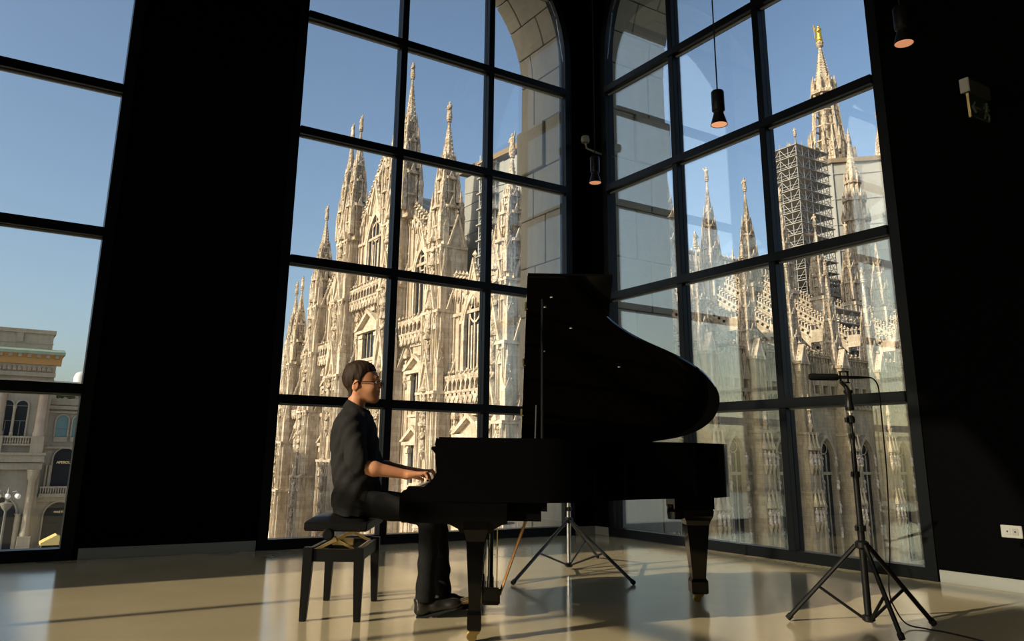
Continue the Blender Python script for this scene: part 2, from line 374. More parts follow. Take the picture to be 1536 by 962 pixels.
# --- generic gothic pieces, local axes: u right, v out, w up (set b.M first)
def crocket(b, p, s):
    x, y, z = p
    b.add([(x-s,y,z),(x,y-s,z),(x+s,y,z),(x,y+s,z),(x,y,z+s*1.5),(x,y,z-s*.8)], [(0,1,4),(1,2,4),(2,3,4),(3,0,4),(1,0,5),(2,1,5),(3,2,5),(0,3,5)])
def pyramid(b, x, y, z, r, h, n=4, crk=5, rot=math.pi/4):
    b.lathe([(r,z),(r*.12,z+h)], n, (x,y,0), rot=rot)
    for k in range(n):
        a = rot+2*math.pi*k/n
        for i in range(1, crk+1):
            f = i/(crk+1); rr = r*(1-.88*f)
            crocket(b, (x+rr*math.cos(a), y+rr*math.sin(a), z+h*f), max(r*.16*(1-.5*f), .05))
    crocket(b, (x,y,z+h*1.02), r*.22)
def gable_prism(b, x, y0, y1, z, w, h, t=None):
    """triangular gablet facing +v at u = x with raised raking edges and a finial"""
    b.prism([(x-w/2,z),(x+w/2,z),(x,z+h)], y0, y1, axis=1)
    t = t or w*.09
    for s in (-1, 1):
        b.prism([(x+s*(w/2+t),z),(x+s*w/2*.9,z),(x,z+h*.93),(x,z+h+t*1.6)][::s], y0, y1+t*1.2, axis=1)
        for i in range(1, 5):
            f = i/5; crocket(b, (x+s*(w/2+t)*(1-f), (y0+y1)/2+.1, z+h*f+t*1.5), t*.9)
    crocket(b, (x,(y0+y1)/2,z+h+t*3), t*1.8)
def pinnacle(b, x, y, z, w, h):
    """small square shaft, four gablets and a crocketed spirelet"""
    b.box(x-w/2, x+w/2, y-w/2, y+w/2, z, z+h*.5)
    for s in (-1, 1):
        b.prism([(x-w*.55,z+h*.44),(x+w*.55,z+h*.44),(x,z+h*.62)], y+s*w*.5-.04, y+s*w*.5+.04, axis=1)
        b.prism([(y-w*.55,z+h*.44),(y+w*.55,z+h*.44),(y,z+h*.62)], x+s*w*.5-.04, x+s*w*.5+.04, axis=0)
    pyramid(b, x, y, z+h*.5, w*.68, h*.5, 4, 4)
def ribs(b, x, y, z0, z1, r, n, t, rot=0):
    for k in range(n):
        a = rot+2*math.pi*k/n; cx, cy = x+r*math.cos(a), y+r*math.sin(a)
        b.fru(cx, cy, z0, z1, t, t, 4, a)
def great_spire(b, x, y, z, w, h, stages=((.0,.30,1.0),(.30,.52,.72),(.52,.66,.5))):
    """stacked octagonal stages ringed by pinnacles, then a slender crocketed needle"""
    for f0, f1, s in stages:
        r = w*.5*s; z0, z1 = z+h*f0, z+h*f1
        b.fru(x, y, z0, z1, r*.82, r*.78, 8, math.pi/8)
        ribs(b, x, y, z0, z1, r*.86, 8, r*.13, math.pi/8)
        b.fru(x, y, z1-.35, z1, r*1.08, r*1.08, 8, math.pi/8)
        b.fru(x, y, (z0+z1)/2-.12, (z0+z1)/2+.12, r*1.0, r*1.0, 8, math.pi/8)
        for k in range(4):
            a = math.pi/4+math.pi/2*k
            pinnacle(b, x+r*1.02*math.cos(a), y+r*1.02*math.sin(a), z0+(z1-z0)*.15, r*.42, (z1-z0)*1.25)
        for k in range(4):
            a = math.pi/2*k; px, py = x+r*.86*math.cos(a), y+r*.86*math.sin(a)
            pw = r*.62
            if k % 2: b.prism([(px-pw/2,z1-pw*.2),(px+pw/2,z1-pw*.2),(px,z1+pw*1.1)], py-.1, py+.1, axis=1)
            else: b.prism([(py-pw/2,z1-pw*.2),(py+pw/2,z1-pw*.2),(py,z1+pw*1.1)], px-.1, px+.1, axis=0)
    f = stages[-1][1]; pyramid(b, x, y, z+h*f, w*.5*stages[-1][2]*.9, h*(.97-f), 8, 9, math.pi/8)
    b.lathe([(.0,-.1),(.34,.0),(.26,.15),(.4,.3),(.4,.42)], 8, (x,y,z+h*.96))
# --- facade buttress
def buttress(M, ztop, W, Dp, spires, label=None, sections=4, statues=True, mname='marble', lowz=GZ):
    """M: local frame at the buttress axis on the wall plane, w = world z"""
    b = MB(); b.M = M; n = sections; z = lowz
    hs = [(ztop-lowz)*f for f in (.0,.30,.56,.80,1.0)]
    for i in range(4):
        z0, z1 = lowz+hs[i], lowz+hs[i+1]; w = W*(1-.07*i); d = Dp*(1-.1*i)
        b.box(-w/2, w/2, -1.5, d, z0, z1)
        for fx in (-.46, -.2, .2, .46):
            b.box(w*fx-.16, w*fx+.16, d-.1, d+.28, z0, z1-.5)
            b.box(w*fx-.07, w*fx+.07, d+.2, d+.42, z0, z1-.5)
        for s in (-1, 1):
            b.box(s*w/2-.18 if s < 0 else w/2-.05, s*w/2+.05 if s < 0 else w/2+.18, d-.55, d-.1, z0, z1-.4)
            b.box(s*w/2-.14 if s < 0 else w/2-.05, s*w/2+.05 if s < 0 else w/2+.14, d*.25, d*.25+.35, z0, z1-.4)
        b.box(-w/2-.28, w/2+.28, -1.4, d+.45, z1-.5, z1-.15)      # string course
        for k in range(5): b.box(-w/2+w*k/4-.12, -w/2+w*k/4+.12, d+.1, d+.38, z1-1.0, z1-.5)
        for k in range(3):                                          # blind arcade under the course
            gable_prism(b, -w*.3+w*.3*k, d, d+.3, z1-2.6, w*.24, 1.3)
    o = cpart(b, 'buttress', mname)
    # gablets where the buttress steps back, and the sculpture in its niches
    for i in range(4):
        z1 = lowz+hs[i+1]; w = W*(1-.07*i); d = Dp*(1-.1*i)
        if i > 0:
            g = MB(); g.M = M; gable_prism(g, 0, d*.5, d+.25, z1-.15, w*.62, w*1.05); g.build('gablet', 'marble', o)
            for s in (-1, 1):
                g = MB(); g.M = M; pinnacle(g, s*w*.46, d*.85, z1-.2, w*.2, w*1.5); g.build('pinnacle', 'marble', o)
                g = MB(); g.M = M @ Matrix.Translation((s*w/2, d*.1, 0)) @ Matrix.Rotation(-s*math.pi/2, 4, 'Z'); gable_prism(g, 0, -.2, .2, z1-.15, Dp*.8, Dp*1.3); g.build('gablet', 'marble', o)
        if statues:
            for f in (.34, .72):
                zz = lowz+hs[i]+(hs[i+1]-hs[i])*f
                g = MB(); g.M = M
                g.lathe([(.1,-1.1),(.35,-.5),(.62,-.1),(.62,0)], 8, (0,d+.35,zz)); g.build('console', 'marble_carved', o)
                g = MB(); g.M = M; g.lathe([(.65,2.9),(.7,3.2),(.45,3.6),(.1,5.2)], 6, (0,d+.35,zz)); g.build('canopy', 'marble_carved', o)
                st = link('statue', rc.choice((ST0, ST1)), o, M @ Matrix.Translation((0, d+.42, zz)) @ Matrix.Rotation(math.pi, 4, 'Z') @ Matrix.Diagonal((2.9,2.9,2.7,1)))
    for (du, dv, h, w, sh) in spires:
        g = MB(); g.M = M; great_spire(g, du, dv, ztop-.3, w, h); g.build('spire', 'marble_carved', o)
        p = M @ Vector((du, dv, ztop-.3+h*.965+.35))
        link('statue', rc.choice((ST0, ST1)), o, M @ Matrix.Translation((du, dv, ztop-.3+h*.965+.3)) @ Matrix.Rotation(math.pi, 4, 'Z') @ Matrix.Diagonal((sh,sh,sh,1)))
    if label: o['label'] = label
    return o
FM = lambda y: frame_m((XF+1.5, y, 0), (0,-1,0), (-1,0,0))
# y of the axis, top of the shaft, spires (du, dv, height, width, statue height)
BUT = [(65.2, 20.0, 5.2, [(.9, 1.0, 15.2, 3.6, 2.6)]),
       (80.4, 27.0, 4.8, [(.3, .9, 18.5, 3.8, 2.6)]),
       (94.6, 34.0, 5.6, [(2.4, .9, 23.0, 3.6, 2.4), (-2.6, .9, 18.5, 3.4, 2.4)]),
       (113.4, 35.0, 5.6, [(1.6, .9, 20.3, 3.4, 2.4), (-2.2, .9, 20.2, 3.2, 2.4)]),
       (126.2, 26.0, 4.8, [(.2, .9, 16.8, 3.6, 2.4)]),
       (138.6, 17.0, 5.2, [(1.6, .9, 14.6, 2.9, 2.2), (-1.6, .9, 14.2, 2.9, 2.2)])]
for y, zt, W, sp in BUT: buttress(FM(y), zt, W, 3.0, sp)
# --- walls between the facade buttresses
def pointed(w, h, n=7):
    """outline of a pointed arch window of width w, springing at h"""
    L = [(-w/2, 0), (-w/2, h)]; r = w*1.05; c = -w/2+r
    for i in range(1, n):
        a = math.pi-(math.acos((c)/r))*i/n
        L.append((c+r*math.cos(a), h+r*math.sin(a)))
    L.append((0, h+math.sqrt(r*r-c*c)))
    return L+[(-x, z) for x, z in reversed(L[:-1])]
def gothic_window(M, w, h, parent, name='window', gable=True, m='marble', lights=3, depth=.5):
    b = MB(); b.M = M; o = pointed(w, h); inn = pointed(w*.8, h)
    b.cur = 0
    for k in range(len(o)-1):
        P = [o[k], o[k+1], inn[k+1], inn[k]]
        b.add([(p[0],0,p[1]) for p in P]+[(p[0],depth,p[1]) for p in P], [(0,1,2,3),(7,6,5,4),(0,4,5,1),(2,6,7,3)])
    for k in range(1, lights):
        x = -w*.4+w*.8*k/lights; b.box(x-w*.025, x+w*.025, .05, min(depth*.6,.2), 0, h*1.02)
    zc = h+w*.32; N = 10                                  # tracery roundel
    for k in range(N):
        a0, a1 = 2*math.pi*k/N, 2*math.pi*(k+1)/N; r0, r1 = w*.2, w*.25
        P = [(r0*math.cos(a0),zc+r0*math.sin(a0)),(r1*math.cos(a0),zc+r1*math.sin(a0)),(r1*math.cos(a1),zc+r1*math.sin(a1)),(r0*math.cos(a1),zc+r0*math.sin(a1))]
        b.add([(p[0],.05,p[1]) for p in P]+[(p[0],min(depth*.6,.2),p[1]) for p in P], [(0,1,2,3),(7,6,5,4),(0,4,5,1),(2,6,7,3)])
    b.box(-w*.62, w*.62, 0, depth*1.4, -.5, -.0)
    if gable: gable_prism(b, 0, depth*.5, depth*.9, h+w*.75, w*.5, w*.75); 
    if gable:
        for s in (-1, 1): b.prism([(s*w*.62,h+w*.1),(s*w*.5,h+w*.1),(0,h+w*1.25),(0,h+w*1.45)][::s], 0, depth*1.1, axis=1)
    b.cur = 1
    b.prism([(p[0],p[1]) for p in inn], .02, .06, axis=1)
    return b.build(name, m, parent, mats=[m, 'dark_glazing'])
def pediment_window(M, w, h, parent, name='window'):
    b = MB(); b.M = M
    for s in (-1, 1):
        b.box(s*w*.5-w*.09, s*w*.5+w*.09, 0, .55, 0, h); b.box(s*w*.72-w*.07, s*w*.72+w*.07, 0, .35, -.4, h*.9)
        b.box(s*w*.5-w*.14, s*w*.5+w*.14, 0, .75, h*.8, h*.93)
    b.box(-w*.8, w*.8, 0, .9, h, h+.45); b.box(-w*.7, w*.7, 0, .8, -.6, 0)
    for s in (-1, 1): b.prism([(s*w*.88,h+.45),(s*w*.7,h+.45),(0,h+w*.5),(0,h+w*.5+.6)][::s], 0, 1.05, axis=1)
    b.prism([(-w*.8,h+.45),(w*.8,h+.45),(0,h+w*.5+.4)], 0, .3, axis=1)
    b.box(-w*.3, w*.3, 0, .6, h+w*.5+.3, h+w*.5+1.6); b.box(-w*.45, w*.45, 0, .8, h+w*.5+1.6, h+w*.5+1.95)
    b.cur = 1; b.box(-w*.42, w*.42, .02, .08, 0, h)
    return b.build(name, 'marble', parent, mats=['marble', 'dark_glazing'])
def gallery(M, w, parent, n=None):
    """projecting parapet of little arches carried on a hanging arcade of corbels"""
    b = MB(); b.M = M; n = n or max(4, int(w/1.05))
    b.box(-w/2, w/2, 0, 1.3, 0, .3); b.box(-w/2, w/2, 1.0, 1.35, 1.75, 2.1)
    for k in range(n+1):
        x = -w/2+w*k/n
        b.box(x-.13, x+.13, 1.0, 1.32, .3, 1.8); crocket(b, (x,1.15,2.45), .26)
        b.prism([(0,-2.4),(.25,-2.2),(1.25,-.3),(1.25,0),(0,0)], x-.14, x+.14, axis=0)
        if k < n:
            xm = x+w/n/2; q = w/n/2
            for s in (-1, 1): b.prism([(xm+s*q,-1.3),(xm+s*q*.75,-1.3),(xm,-.45),(xm,0),(xm+s*q,0)][::s], .95, 1.25, axis=1)
            for s in (-1, 1): b.prism([(xm+s*q,1.2),(xm+s*q*.7,1.2),(xm,1.62),(xm,1.8),(xm+s*q,1.8)][::s], 1.05, 1.3, axis=1)
            b.lathe([(.02,-.8),(.16,-.5),(.1,-.2)], 6, (xm,1.1,-.6))
    return b.build('gallery', 'marble_carved', parent)
def cresting(b, p, q, step, s):
    """row of finials along a sloping or level edge"""
    p, q = Vector(p), Vector(q); L = (q-p).length; n = max(1, int(L/step))
    for i in range(n+1):
        c = p+(q-p)*(i/n); x, y, z = c
        b.fru(x, y, z, z+s*1.1, s*.16, s*.12, 4); b.boxc((x,y,z+s*1.0), (s*.62,s*.62,s*.2)); crocket(b, (x,y,z+s*1.3), s*.26)
def facade_bay(y0, y1, t0, t1, zg, peak=None):
    """wall from y0 to y1, tops t0,t1 (or a gable peak)"""
    b = MB(); poly = [(y0,GZ),(y1,GZ),(y1,t1)]+([peak] if peak else [])+[(y0,t0)]
    b.prism(poly, XF+1.2, XF+3.2, axis=0)
    edge = [(y1,t1)]+([peak] if peak else [])+[(y0,t0)]
    yc = (y0+y1)/2; w = y1-y0
    for k in range(int(w/1.3)+1):                                     # blind tracery ribs on the upper wall
        y = y0+.2+(w-.4)*k/int(w/1.3)
        zt = np.interp(y, [e[0] for e in reversed(edge)], [e[1] for e in reversed(edge)])
        b.box(XF+.95, XF+1.3, y-.13, y+.13, zg+1, zt)
        b.box(XF+1.0, XF+1.3, y-.1, y+.1, GZ, zg-2.4)
    for zz in (zg-9.6, zg+9.5):
        if zz > GZ+2 and zz < min(t0, t1): b.box(XF+.85, XF+1.3, y0, y1, zz, zz+.4)
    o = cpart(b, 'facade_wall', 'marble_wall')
    b = MB()
    for k in range(len(edge)-1):
        p, q = edge[k], edge[k+1]
        b.prism([(p[0],p[1]),(q[0],q[1]),(q[0],q[1]+.6),(p[0],p[1]+.6)], XF+.9, XF+1.7, axis=0)
        cresting(b, (XF+1.3,p[0],p[1]+.6), (XF+1.3,q[0],q[1]+.6), .9, 1.25)
        n = int(abs(p[0]-q[0])/1.1)                                  # hanging arches under the raking cornice
        for i in range(n):
            y = p[0]+(q[0]-p[0])*(i+.5)/n; z = p[1]+(q[1]-p[1])*(i+.5)/n
            b.prism([(y-.5,z),(y+.5,z),(y+.42,z-1.5),(y,z-.5),(y-.42,z-1.5)], XF+.75, XF+1.3, axis=0)
    b.build('cresting', 'marble_carved', o)
    gallery(frame_m((XF+1.2, yc, zg), (0,-1,0), (-1,0,0)), w, o)
    hw = min(t0, t1)-zg
    gothic_window(frame_m((XF+1.2, yc, zg+2.6), (0,-1,0), (-1,0,0)), w*.5, min(9, hw*.5), o)
    pediment_window(frame_m((XF+1.2, yc, zg-9.2), (0,-1,0), (-1,0,0)), w*.42, 4.0, o)
    if zg-17 > GZ-4: pediment_window(frame_m((XF+1.2, yc, max(zg-19.5, GZ+.4)), (0,-1,0), (-1,0,0)), w*.42, 5.0, o, 'portal')
    for s in (-1, 1):
        g = MB(); zz = zg-6
        g.lathe([(.1,-1.2),(.4,-.4),(.6,0)], 8, (XF+.9,yc+s*w*.38,zz)); g.build('console', 'marble_carved', o)
        g = MB(); g.lathe([(.6,3.0),(.65,3.3),(.1,5)], 6, (XF+.9,yc+s*w*.38,zz)); g.build('canopy', 'marble_carved', o)
        link('statue', ST0, o, frame_m((XF+.8, yc+s*w*.38, zz), (0,-1,0), (-1,0,0)) @ Matrix.Rotation(math.pi, 4, 'Z') @ Matrix.Diagonal((2.7,2.7,2.8,1)))
    return o
facade_bay(67.6, 78.2, 18.5, 21.0, 8.0)
facade_bay(82.6, 92.0, 28.0, 34.5, 16.5)
facade_bay(97.2, 110.8, 42.0, 36.0, 24.0, (102.0, 46.0))
facade_bay(116.0, 124.0, 34.0, 27.0, 16.5)
facade_bay(128.4, 136.2, 22.0, 18.0, 8.0)
# --- south flank: outer aisle wall with buttresses, windows, gabled parapet
YF = 66.0; PITCHX = 9.3; ZA = 10.4
LM_ = lambda x, z=0: frame_m((x, YF, z), (1,0,0), (0,-1,0))
b = MB(); b.box(XF+2, 205, YF, YF+1.5, GZ, ZA+1.5)
for zz in (-1.2, ZA-2.2): b.box(XF+2, 205, YF-.3, YF, zz, zz+.4)
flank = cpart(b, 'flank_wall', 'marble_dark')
bx = [53.0+PITCHX*k for k in range(12)]
for k, x in enumerate(bx):
    b = MB(); b.M = LM_(x)
    for i, (z0, z1, w, d) in enumerate(((GZ,-3.2,2.6,2.0),(-3.2,4.6,2.4,1.8),(4.6,ZA+4,2.0,1.5))):
        b.box(-w/2, w/2, -.3, d, z0, z1)
        for fx in (-.44, 0, .44): b.box(w*fx-.14, w*fx+.14, d-.05, d+.2, z0, z1-.4)
        b.box(-w/2-.18, w/2+.18, -.2, d+.3, z1-.4, z1)
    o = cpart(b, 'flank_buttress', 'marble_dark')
    g = MB(); g.M = LM_(x); gable_prism(g, 0, .4, 1.7, ZA+3.6, 1.7, 2.6); g.build('gablet', 'marble', o)
    g = MB(); g.M = LM_(x); great_spire(g, 0, -.2, ZA+3.2, 2.3, 15.5); g.build('spire', 'marble_carved', o)
    link('statue', (ST0, ST1)[k % 2], o, LM_(x) @ Matrix.Translation((0,-.2,ZA+3.2+15.5*.965+.3)) @ Matrix.Rotation(math.pi, 4, 'Z') @ Matrix.Diagonal((2.1,2.1,2.1,1)))
    for zz in (-7.2, 0.2, 5.6):
        for du in ((-.75, 0, .75) if zz == -7.2 or zz == .2 else (0,)):
            d = 2.3 if zz < -3 else 2.1 if zz < 4 else 1.8
            g = MB(); g.M = LM_(x)
            g.lathe([(.08,-1.3),(.3,-.5),(.42,-.1),(.42,0)], 8, (du,d,zz)); g.build('console', 'marble_dark', o)
            g = MB(); g.M = LM_(x); g.lathe([(.42,1.9),(.46,2.2),(.3,2.7),(.06,4.2)], 6, (du,d,zz)); g.build('canopy', 'marble_dark', o)
            st = link('statue', (ST0, ST1)[int(zz) % 2], o, LM_(x) @ Matrix.Translation((du,d+.05,zz)) @ Matrix.Rotation(math.pi, 4, 'Z') @ Matrix.Diagonal((1.8,1.8,1.8,1)))
for k, x in enumerate(bx[:-1]):
    xc = x+PITCHX/2
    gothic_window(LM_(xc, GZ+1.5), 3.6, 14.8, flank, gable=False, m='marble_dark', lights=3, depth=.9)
    for s in (-1, 1):
        for zz in (-9.6, -6.4, -3.2, 0.0):
            link('statue', ST0, flank, LM_(xc+s*1.62, zz) @ Matrix.Translation((0,.95,0)) @ Matrix.Rotation(math.pi, 4, 'Z') @ Matrix.Diagonal((1.5,1.5,1.7,1)))
    # parapet of gablets with a fretted crest
    b = MB(); b.M = LM_(x)
    b.box(1.0, PITCHX-1.0, .0, .6, ZA-.8, ZA-.3)
    for i in range(8):
        u = 1.35+(PITCHX-2.7)*i/7; b.box(u-.12, u+.12, 0, .5, ZA-2.2, ZA-.8)
        if i < 7:
            um = u+(PITCHX-2.7)/14; q = (PITCHX-2.7)/14
            for s in (-1, 1): b.prism([(um+s*q,ZA-1.5),(um+s*q*.7,ZA-1.5),(um,ZA-1.0),(um,ZA-.8),(um+s*q,ZA-.8)][::s], .2, .5, axis=1)
    for i in range(4):
        u = 1.9+(PITCHX-3.8)*i/3
        gable_prism(b, u, .35, .8, ZA+.9, 1.35, 2.9)
        for s in (-1, 1): b.box(u+s*.6-.1, u+s*.6+.1, .0, .75, ZA-.3, ZA+1.0)
        pinnacle(b, u+.92, .75, ZA-.3, .34, 4.6) if i < 3 else None
    cresting(b, (1.1,-.1,ZA+4.2), (PITCHX-1.1,-.1,ZA+4.2), .62, .95)
    b.box(1.0, PITCHX-1.0, -.3, .1, ZA+2.5, ZA+4.25)
    b.build('parapet', 'marble_dark', flank)
# --- flying buttresses in two tiers, with crested and pierced copings
def flyer(x, ya, za, yb, zb, th, parent=None):
    b = MB(); w = .55
    b.prism([(ya,za),(yb,zb),(yb,zb-th*2.2),(ya+(yb-ya)*.55,za+(zb-za)*.55-th),(ya+(yb-ya)*.2,za+(zb-za)*.2-th*1.5),(ya,za-th*2.4)], x-w/2, x+w/2, axis=0)
    for dz, hh in ((0,.3),(-th*.8,.22)):
        b.prism([(ya,za+dz),(yb,zb+dz),(yb,zb+dz+hh),(ya,za+dz+hh)], x-w, x+w, axis=0)
    n = int((yb-ya)/.85)
    for i in range(n):                                                # pierced roundels along the beam
        f = (i+.5)/n; y, z = ya+(yb-ya)*f, za+(zb-za)*f-th*.38
        for s in (-1, 1):
            ring = [(y+.26*math.cos(a),z+.26*math.sin(a)) for a in [2*math.pi*k/8 for k in range(8)]]
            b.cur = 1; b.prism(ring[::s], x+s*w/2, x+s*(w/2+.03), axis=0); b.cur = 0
    cresting(b, (x,ya,za+.3), (x,yb,zb+.3), .62, .85)
    cresting(b, (x+.05,ya-2.2,za+.3), (x+.05,ya,za+.3), .62, .8); b.box(x-w/2, x+w/2, ya-2.4, ya, za-1.6, za+.3)
    return cpart(b, 'flying_buttress', 'marble', mats=['marble', 'dark_interior'])
for k, x in enumerate(bx):
    flyer(x, YF+3.4, ZA+5.2, YF+14.2, ZA+12.2, 1.2)
    flyer(x, YF+3.6, ZA+9.6, YF+14.2, ZA+16.4, 1.0) if k > 1 else None
    flyer(x, YF+16.0, ZA+17.6, YF+26.6, ZA+24.0, 1.1)
    # inner piers carrying tall spires
    b = MB(); b.box(x-1.0, x+1.0, YF+13.6, YF+16, GZ+12, ZA+19)
    for s in (-1, 1):
        b.box(x+s*.9-.2, x+s*.9+.2, YF+13.2, YF+13.7, ZA, ZA+18.5); b.box(x+s*1.0-.12, x+s*1.0+.12, YF+14.3, YF+15.2, ZA, ZA+18.5)
    b.box(x-1.3, x+1.3, YF+13.1, YF+16.2, ZA+18.4, ZA+19)
    o = cpart(b, 'inner_pier', 'marble')
    tall = 17.5 if k in (2, 3, 4, 5, 6) else 14.0
    g = MB(); great_spire(g, x, YF+14.7, ZA+18.8, 2.7, tall); g.build('spire', 'marble_carved', o)
    link('statue', (ST1, ST0)[k % 2], o, Matrix.Translation((x,YF+14.7,ZA+18.8+tall*.965+.3)) @ Matrix.Rotation(-math.pi/2, 4, 'Z') @ Matrix.Diagonal((2.2,2.2,2.2,1)))
    for dy, zz in ((11.0, ZA+13.5), (24.5, ZA+24.5)):
        g = MB(); pinnacle(g, x+2.6, YF+dy+4.0, zz-2, .7, 7.5); g.build('pinnacle', 'marble', o)
# aisle and nave walls behind, stepping up
def upper_wall(y, z0, z1, name, m):
    b = MB(); b.box(XF+3, 196, y, y+1.2, z0, z1); b.box(XF+3, 196, y-.25, y, z1-.6, z1); b.box(XF+3, 196, y-.25, y, z1-3.2, z1-2.9)
    for i in range(int((196-XF-3)/1.6)):
        x = XF+3.6+1.6*i; b.box(x-.12, x+.12, y-.18, y, z1-3.0, z1-.5)
    o = cpart(b, name, m)
    for k, x in enumerate(bx[:-1]): gothic_window(frame_m((x+PITCHX/2, y, z0+(z1-z0)*.35), (1,0,0), (0,-1,0)), 2.6, (z1-z0)*.28, o, gable=True, m=m)
    for k in range(len(bx)):
        c = MB(); cresting(c, (bx[k]-PITCHX/2,y+.1,z1), (bx[k]+PITCHX/2,y+.1,z1), .95, 1.6); c.build('cresting', 'marble_carved', o)
    return o
upper_wall(YF+15.2, ZA-4, ZA+13.6, 'aisle_wall', 'marble')
upper_wall(YF+27.2, ZA+8, ZA+25.5, 'nave_wall', 'marble')
b = MB()
b.prism([(YF+1,ZA+1.2),(YF+15.6,ZA+4.5),(YF+15.6,ZA+3.5),(YF+1,ZA+.4)], XF+3, 200, axis=0)
b.prism([(YF+16,ZA+13.2),(YF+27.6,ZA+15.6),(YF+27.6,ZA+14.6),(YF+16,ZA+12.4)], XF+3, 200, axis=0)
b.prism([(YF+28,ZA+25),(103,ZA+31),(YF+46,ZA+25)], XF+3.4, 196, axis=0)
b.box(XF+3.2, 196, YF+46, 140, GZ, ZA+24)
cpart(b, 'roof', 'marble')
# --- crossing tower wrapped in sheeting, and the great spire with the gilded figure
TX, TY = 164.0, 103.0
b = MB(); b.fru(TX, TY, ZA+20, 64.0, 15.0, 14.0, 8, math.pi/8); b.fru(TX, TY, 64, 66.2, 12.4, 12.4, 8, math.pi/8)
tower = cpart(b, 'crossing_tower', 'marble')
for k in range(8):
    a = math.pi/8+math.pi/4*k; px, py = TX+13.2*math.cos(a), TY+13.2*math.sin(a)
    g = MB(); great_spire(g, px, py, 63.5, 2.4, 15.0); g.build('spire', 'marble_carved', tower)
    link('statue', ST0, tower, Matrix.Translation((px,py,63.5+15*.965+.3)) @ Matrix.Rotation(-math.pi/2, 4, 'Z') @ Matrix.Diagonal((2,2,2,1)))
b = MB(); SX = 157.6
b.fru(SX, TY, 64, 72, 5.6, 4.6, 8, math.pi/8); ribs(b, SX, TY, 64, 73.5, 5.4, 8, .55, math.pi/8)
b.fru(SX, TY, 71.6, 72.4, 5.4, 5.4, 8, math.pi/8)
b.fru(SX, TY, 72, 88.5, 1.9, 1.3, 8, math.pi/8)
for k in range(8):                                                    # open ring of ribs and pinnacles
    a = math.pi/8+math.pi/4*k; c, s = math.cos(a), math.sin(a)
    b.tube([(SX+4.3*c,TY+4.3*s,72),(SX+3.2*c,TY+3.2*s,80),(SX+2.6*c,TY+2.6*s,88.5)], [.42,.36,.32], 5)
    pinnacle(b, SX+4.6*c, TY+4.6*s, 72, .8, 6.5)
    for zz in (75.5, 79.5, 83.5):
        rr = np.interp(zz, (72,80,88.5), (4.3,3.2,2.6)); a2 = a+math.pi/4
        b.tube([(SX+rr*c,TY+rr*s,zz),(SX+rr*math.cos(a2),TY+rr*math.sin(a2),zz)], .26, 5)
    pinnacle(b, SX+2.7*c, TY+2.7*s, 88.6, .6, 4.6)
b.fru(SX, TY, 88.2, 89.1, 3.4, 3.4, 8, math.pi/8); b.fru(SX, TY, 89.1, 92.5, 2.2, 2.0, 8, math.pi/8)
ribs(b, SX, TY, 92, 92.6, 2.1, 8, .3, math.pi/8)
pyramid(b, SX, TY, 92.5, 1.75, 9.6, 8, 12, math.pi/8)
b.lathe([(.3,101.2),(.9,101.8),(.7,102.1),(1.0,102.6),(.8,102.9)], 10, (SX,TY,0))
ms = cpart(b, 'main_spire', 'marble_carved')
b = MB(); figure(b, 1, 1); b.tube([(-.3,-.03,.45),(-.34,-.03,1.28)], .018, 5); b.box(-.42, -.3, -.04, -.02, 1.1, 1.22)
b.build('statue', 'gold', ms, smooth=50, mw=Matrix.Translation((SX,TY,102.8)) @ Matrix.Rotation(-math.pi/2-.5, 4, 'Z') @ Matrix.Diagonal((5.6,5.6,4.7,1)))['label'] = 'gilded robed figure'
# round stair turret in front of the wrapped tower
b = MB(); PX, PY = 142.5, 88.0
for z0, z1, r in ((ZA+14, 50, 2.6), (50, 54.5, 2.2), (54.5, 58.5, 1.6)):
    b.fru(PX, PY, z0, z1, r*.86, r*.8, 10, 0); ribs(b, PX, PY, z0, z1, r*.9, 10, r*.1); b.fru(PX, PY, z1-.6, z1, r*1.1, r*1.1, 10, 0)
    for k in range(10): a = 2*math.pi*k/10; pinnacle(b, PX+r*math.cos(a), PY+r*math.sin(a), z1-.6, r*.2, 2.6)
for zz in (30, 35, 40, 45): b.fru(PX, PY, zz, zz+.5, 2.6, 2.6, 10, 0)
pyramid(b, PX, PY, 58.5, 1.4, 9.0, 8, 8, 0)
tr = cpart(b, 'stair_turret', 'marble_carved')
link('statue', ST1, tr, Matrix.Translation((PX,PY,67.6)) @ Matrix.Rotation(-math.pi/2, 4, 'Z') @ Matrix.Diagonal((2,2,2,1)))
# --- sheeting, scaffolds, site hut: things of their own
WR_ = empty('scaffold_wrap', (TX, TY, 34), 'pale grey protective sheeting wrapped around the cathedral crossing tower', 'sheeting')
for k in range(8):
    a0 = math.pi/8+math.pi/4*k; a1 = a0+math.pi/4; r = 16.6
    p, q = (r*math.cos(a0), r*math.sin(a0)), (r*math.cos(a1), r*math.sin(a1))
    n = 6; b = MB(); rings = []
    for i in range(n+1):
        f = i/n; x, y = p[0]+(q[0]-p[0])*f, p[1]+(q[1]-p[1])*f; w = .22*math.sin(i*2.1+k)
        am = (a0+a1)/2; cx, cy = x+w*math.cos(am), y+w*math.sin(am)
        rings.append([(cx,cy,0),(cx,cy,32.6),(cx-.15*math.cos(am),cy-.15*math.sin(am),32.6),(cx-.15*math.cos(am),cy-.15*math.sin(am),0)])
    b.loft(rings); b.build('sheet', 'sheet_grey', WR_)
    b = MB(); b.M = None
    for zz in (6, 12, 18, 24, 30): b.tube([(p[0]*1.01,p[1]*1.01,zz),(q[0]*1.01,q[1]*1.01,zz)], .09, 5)
    b.tube([(p[0]*1.01,p[1]*1.01,0),(p[0]*1.01,p[1]*1.01,33)], .12, 5); b.build('tie_bar', 'scaffold_steel', WR_)
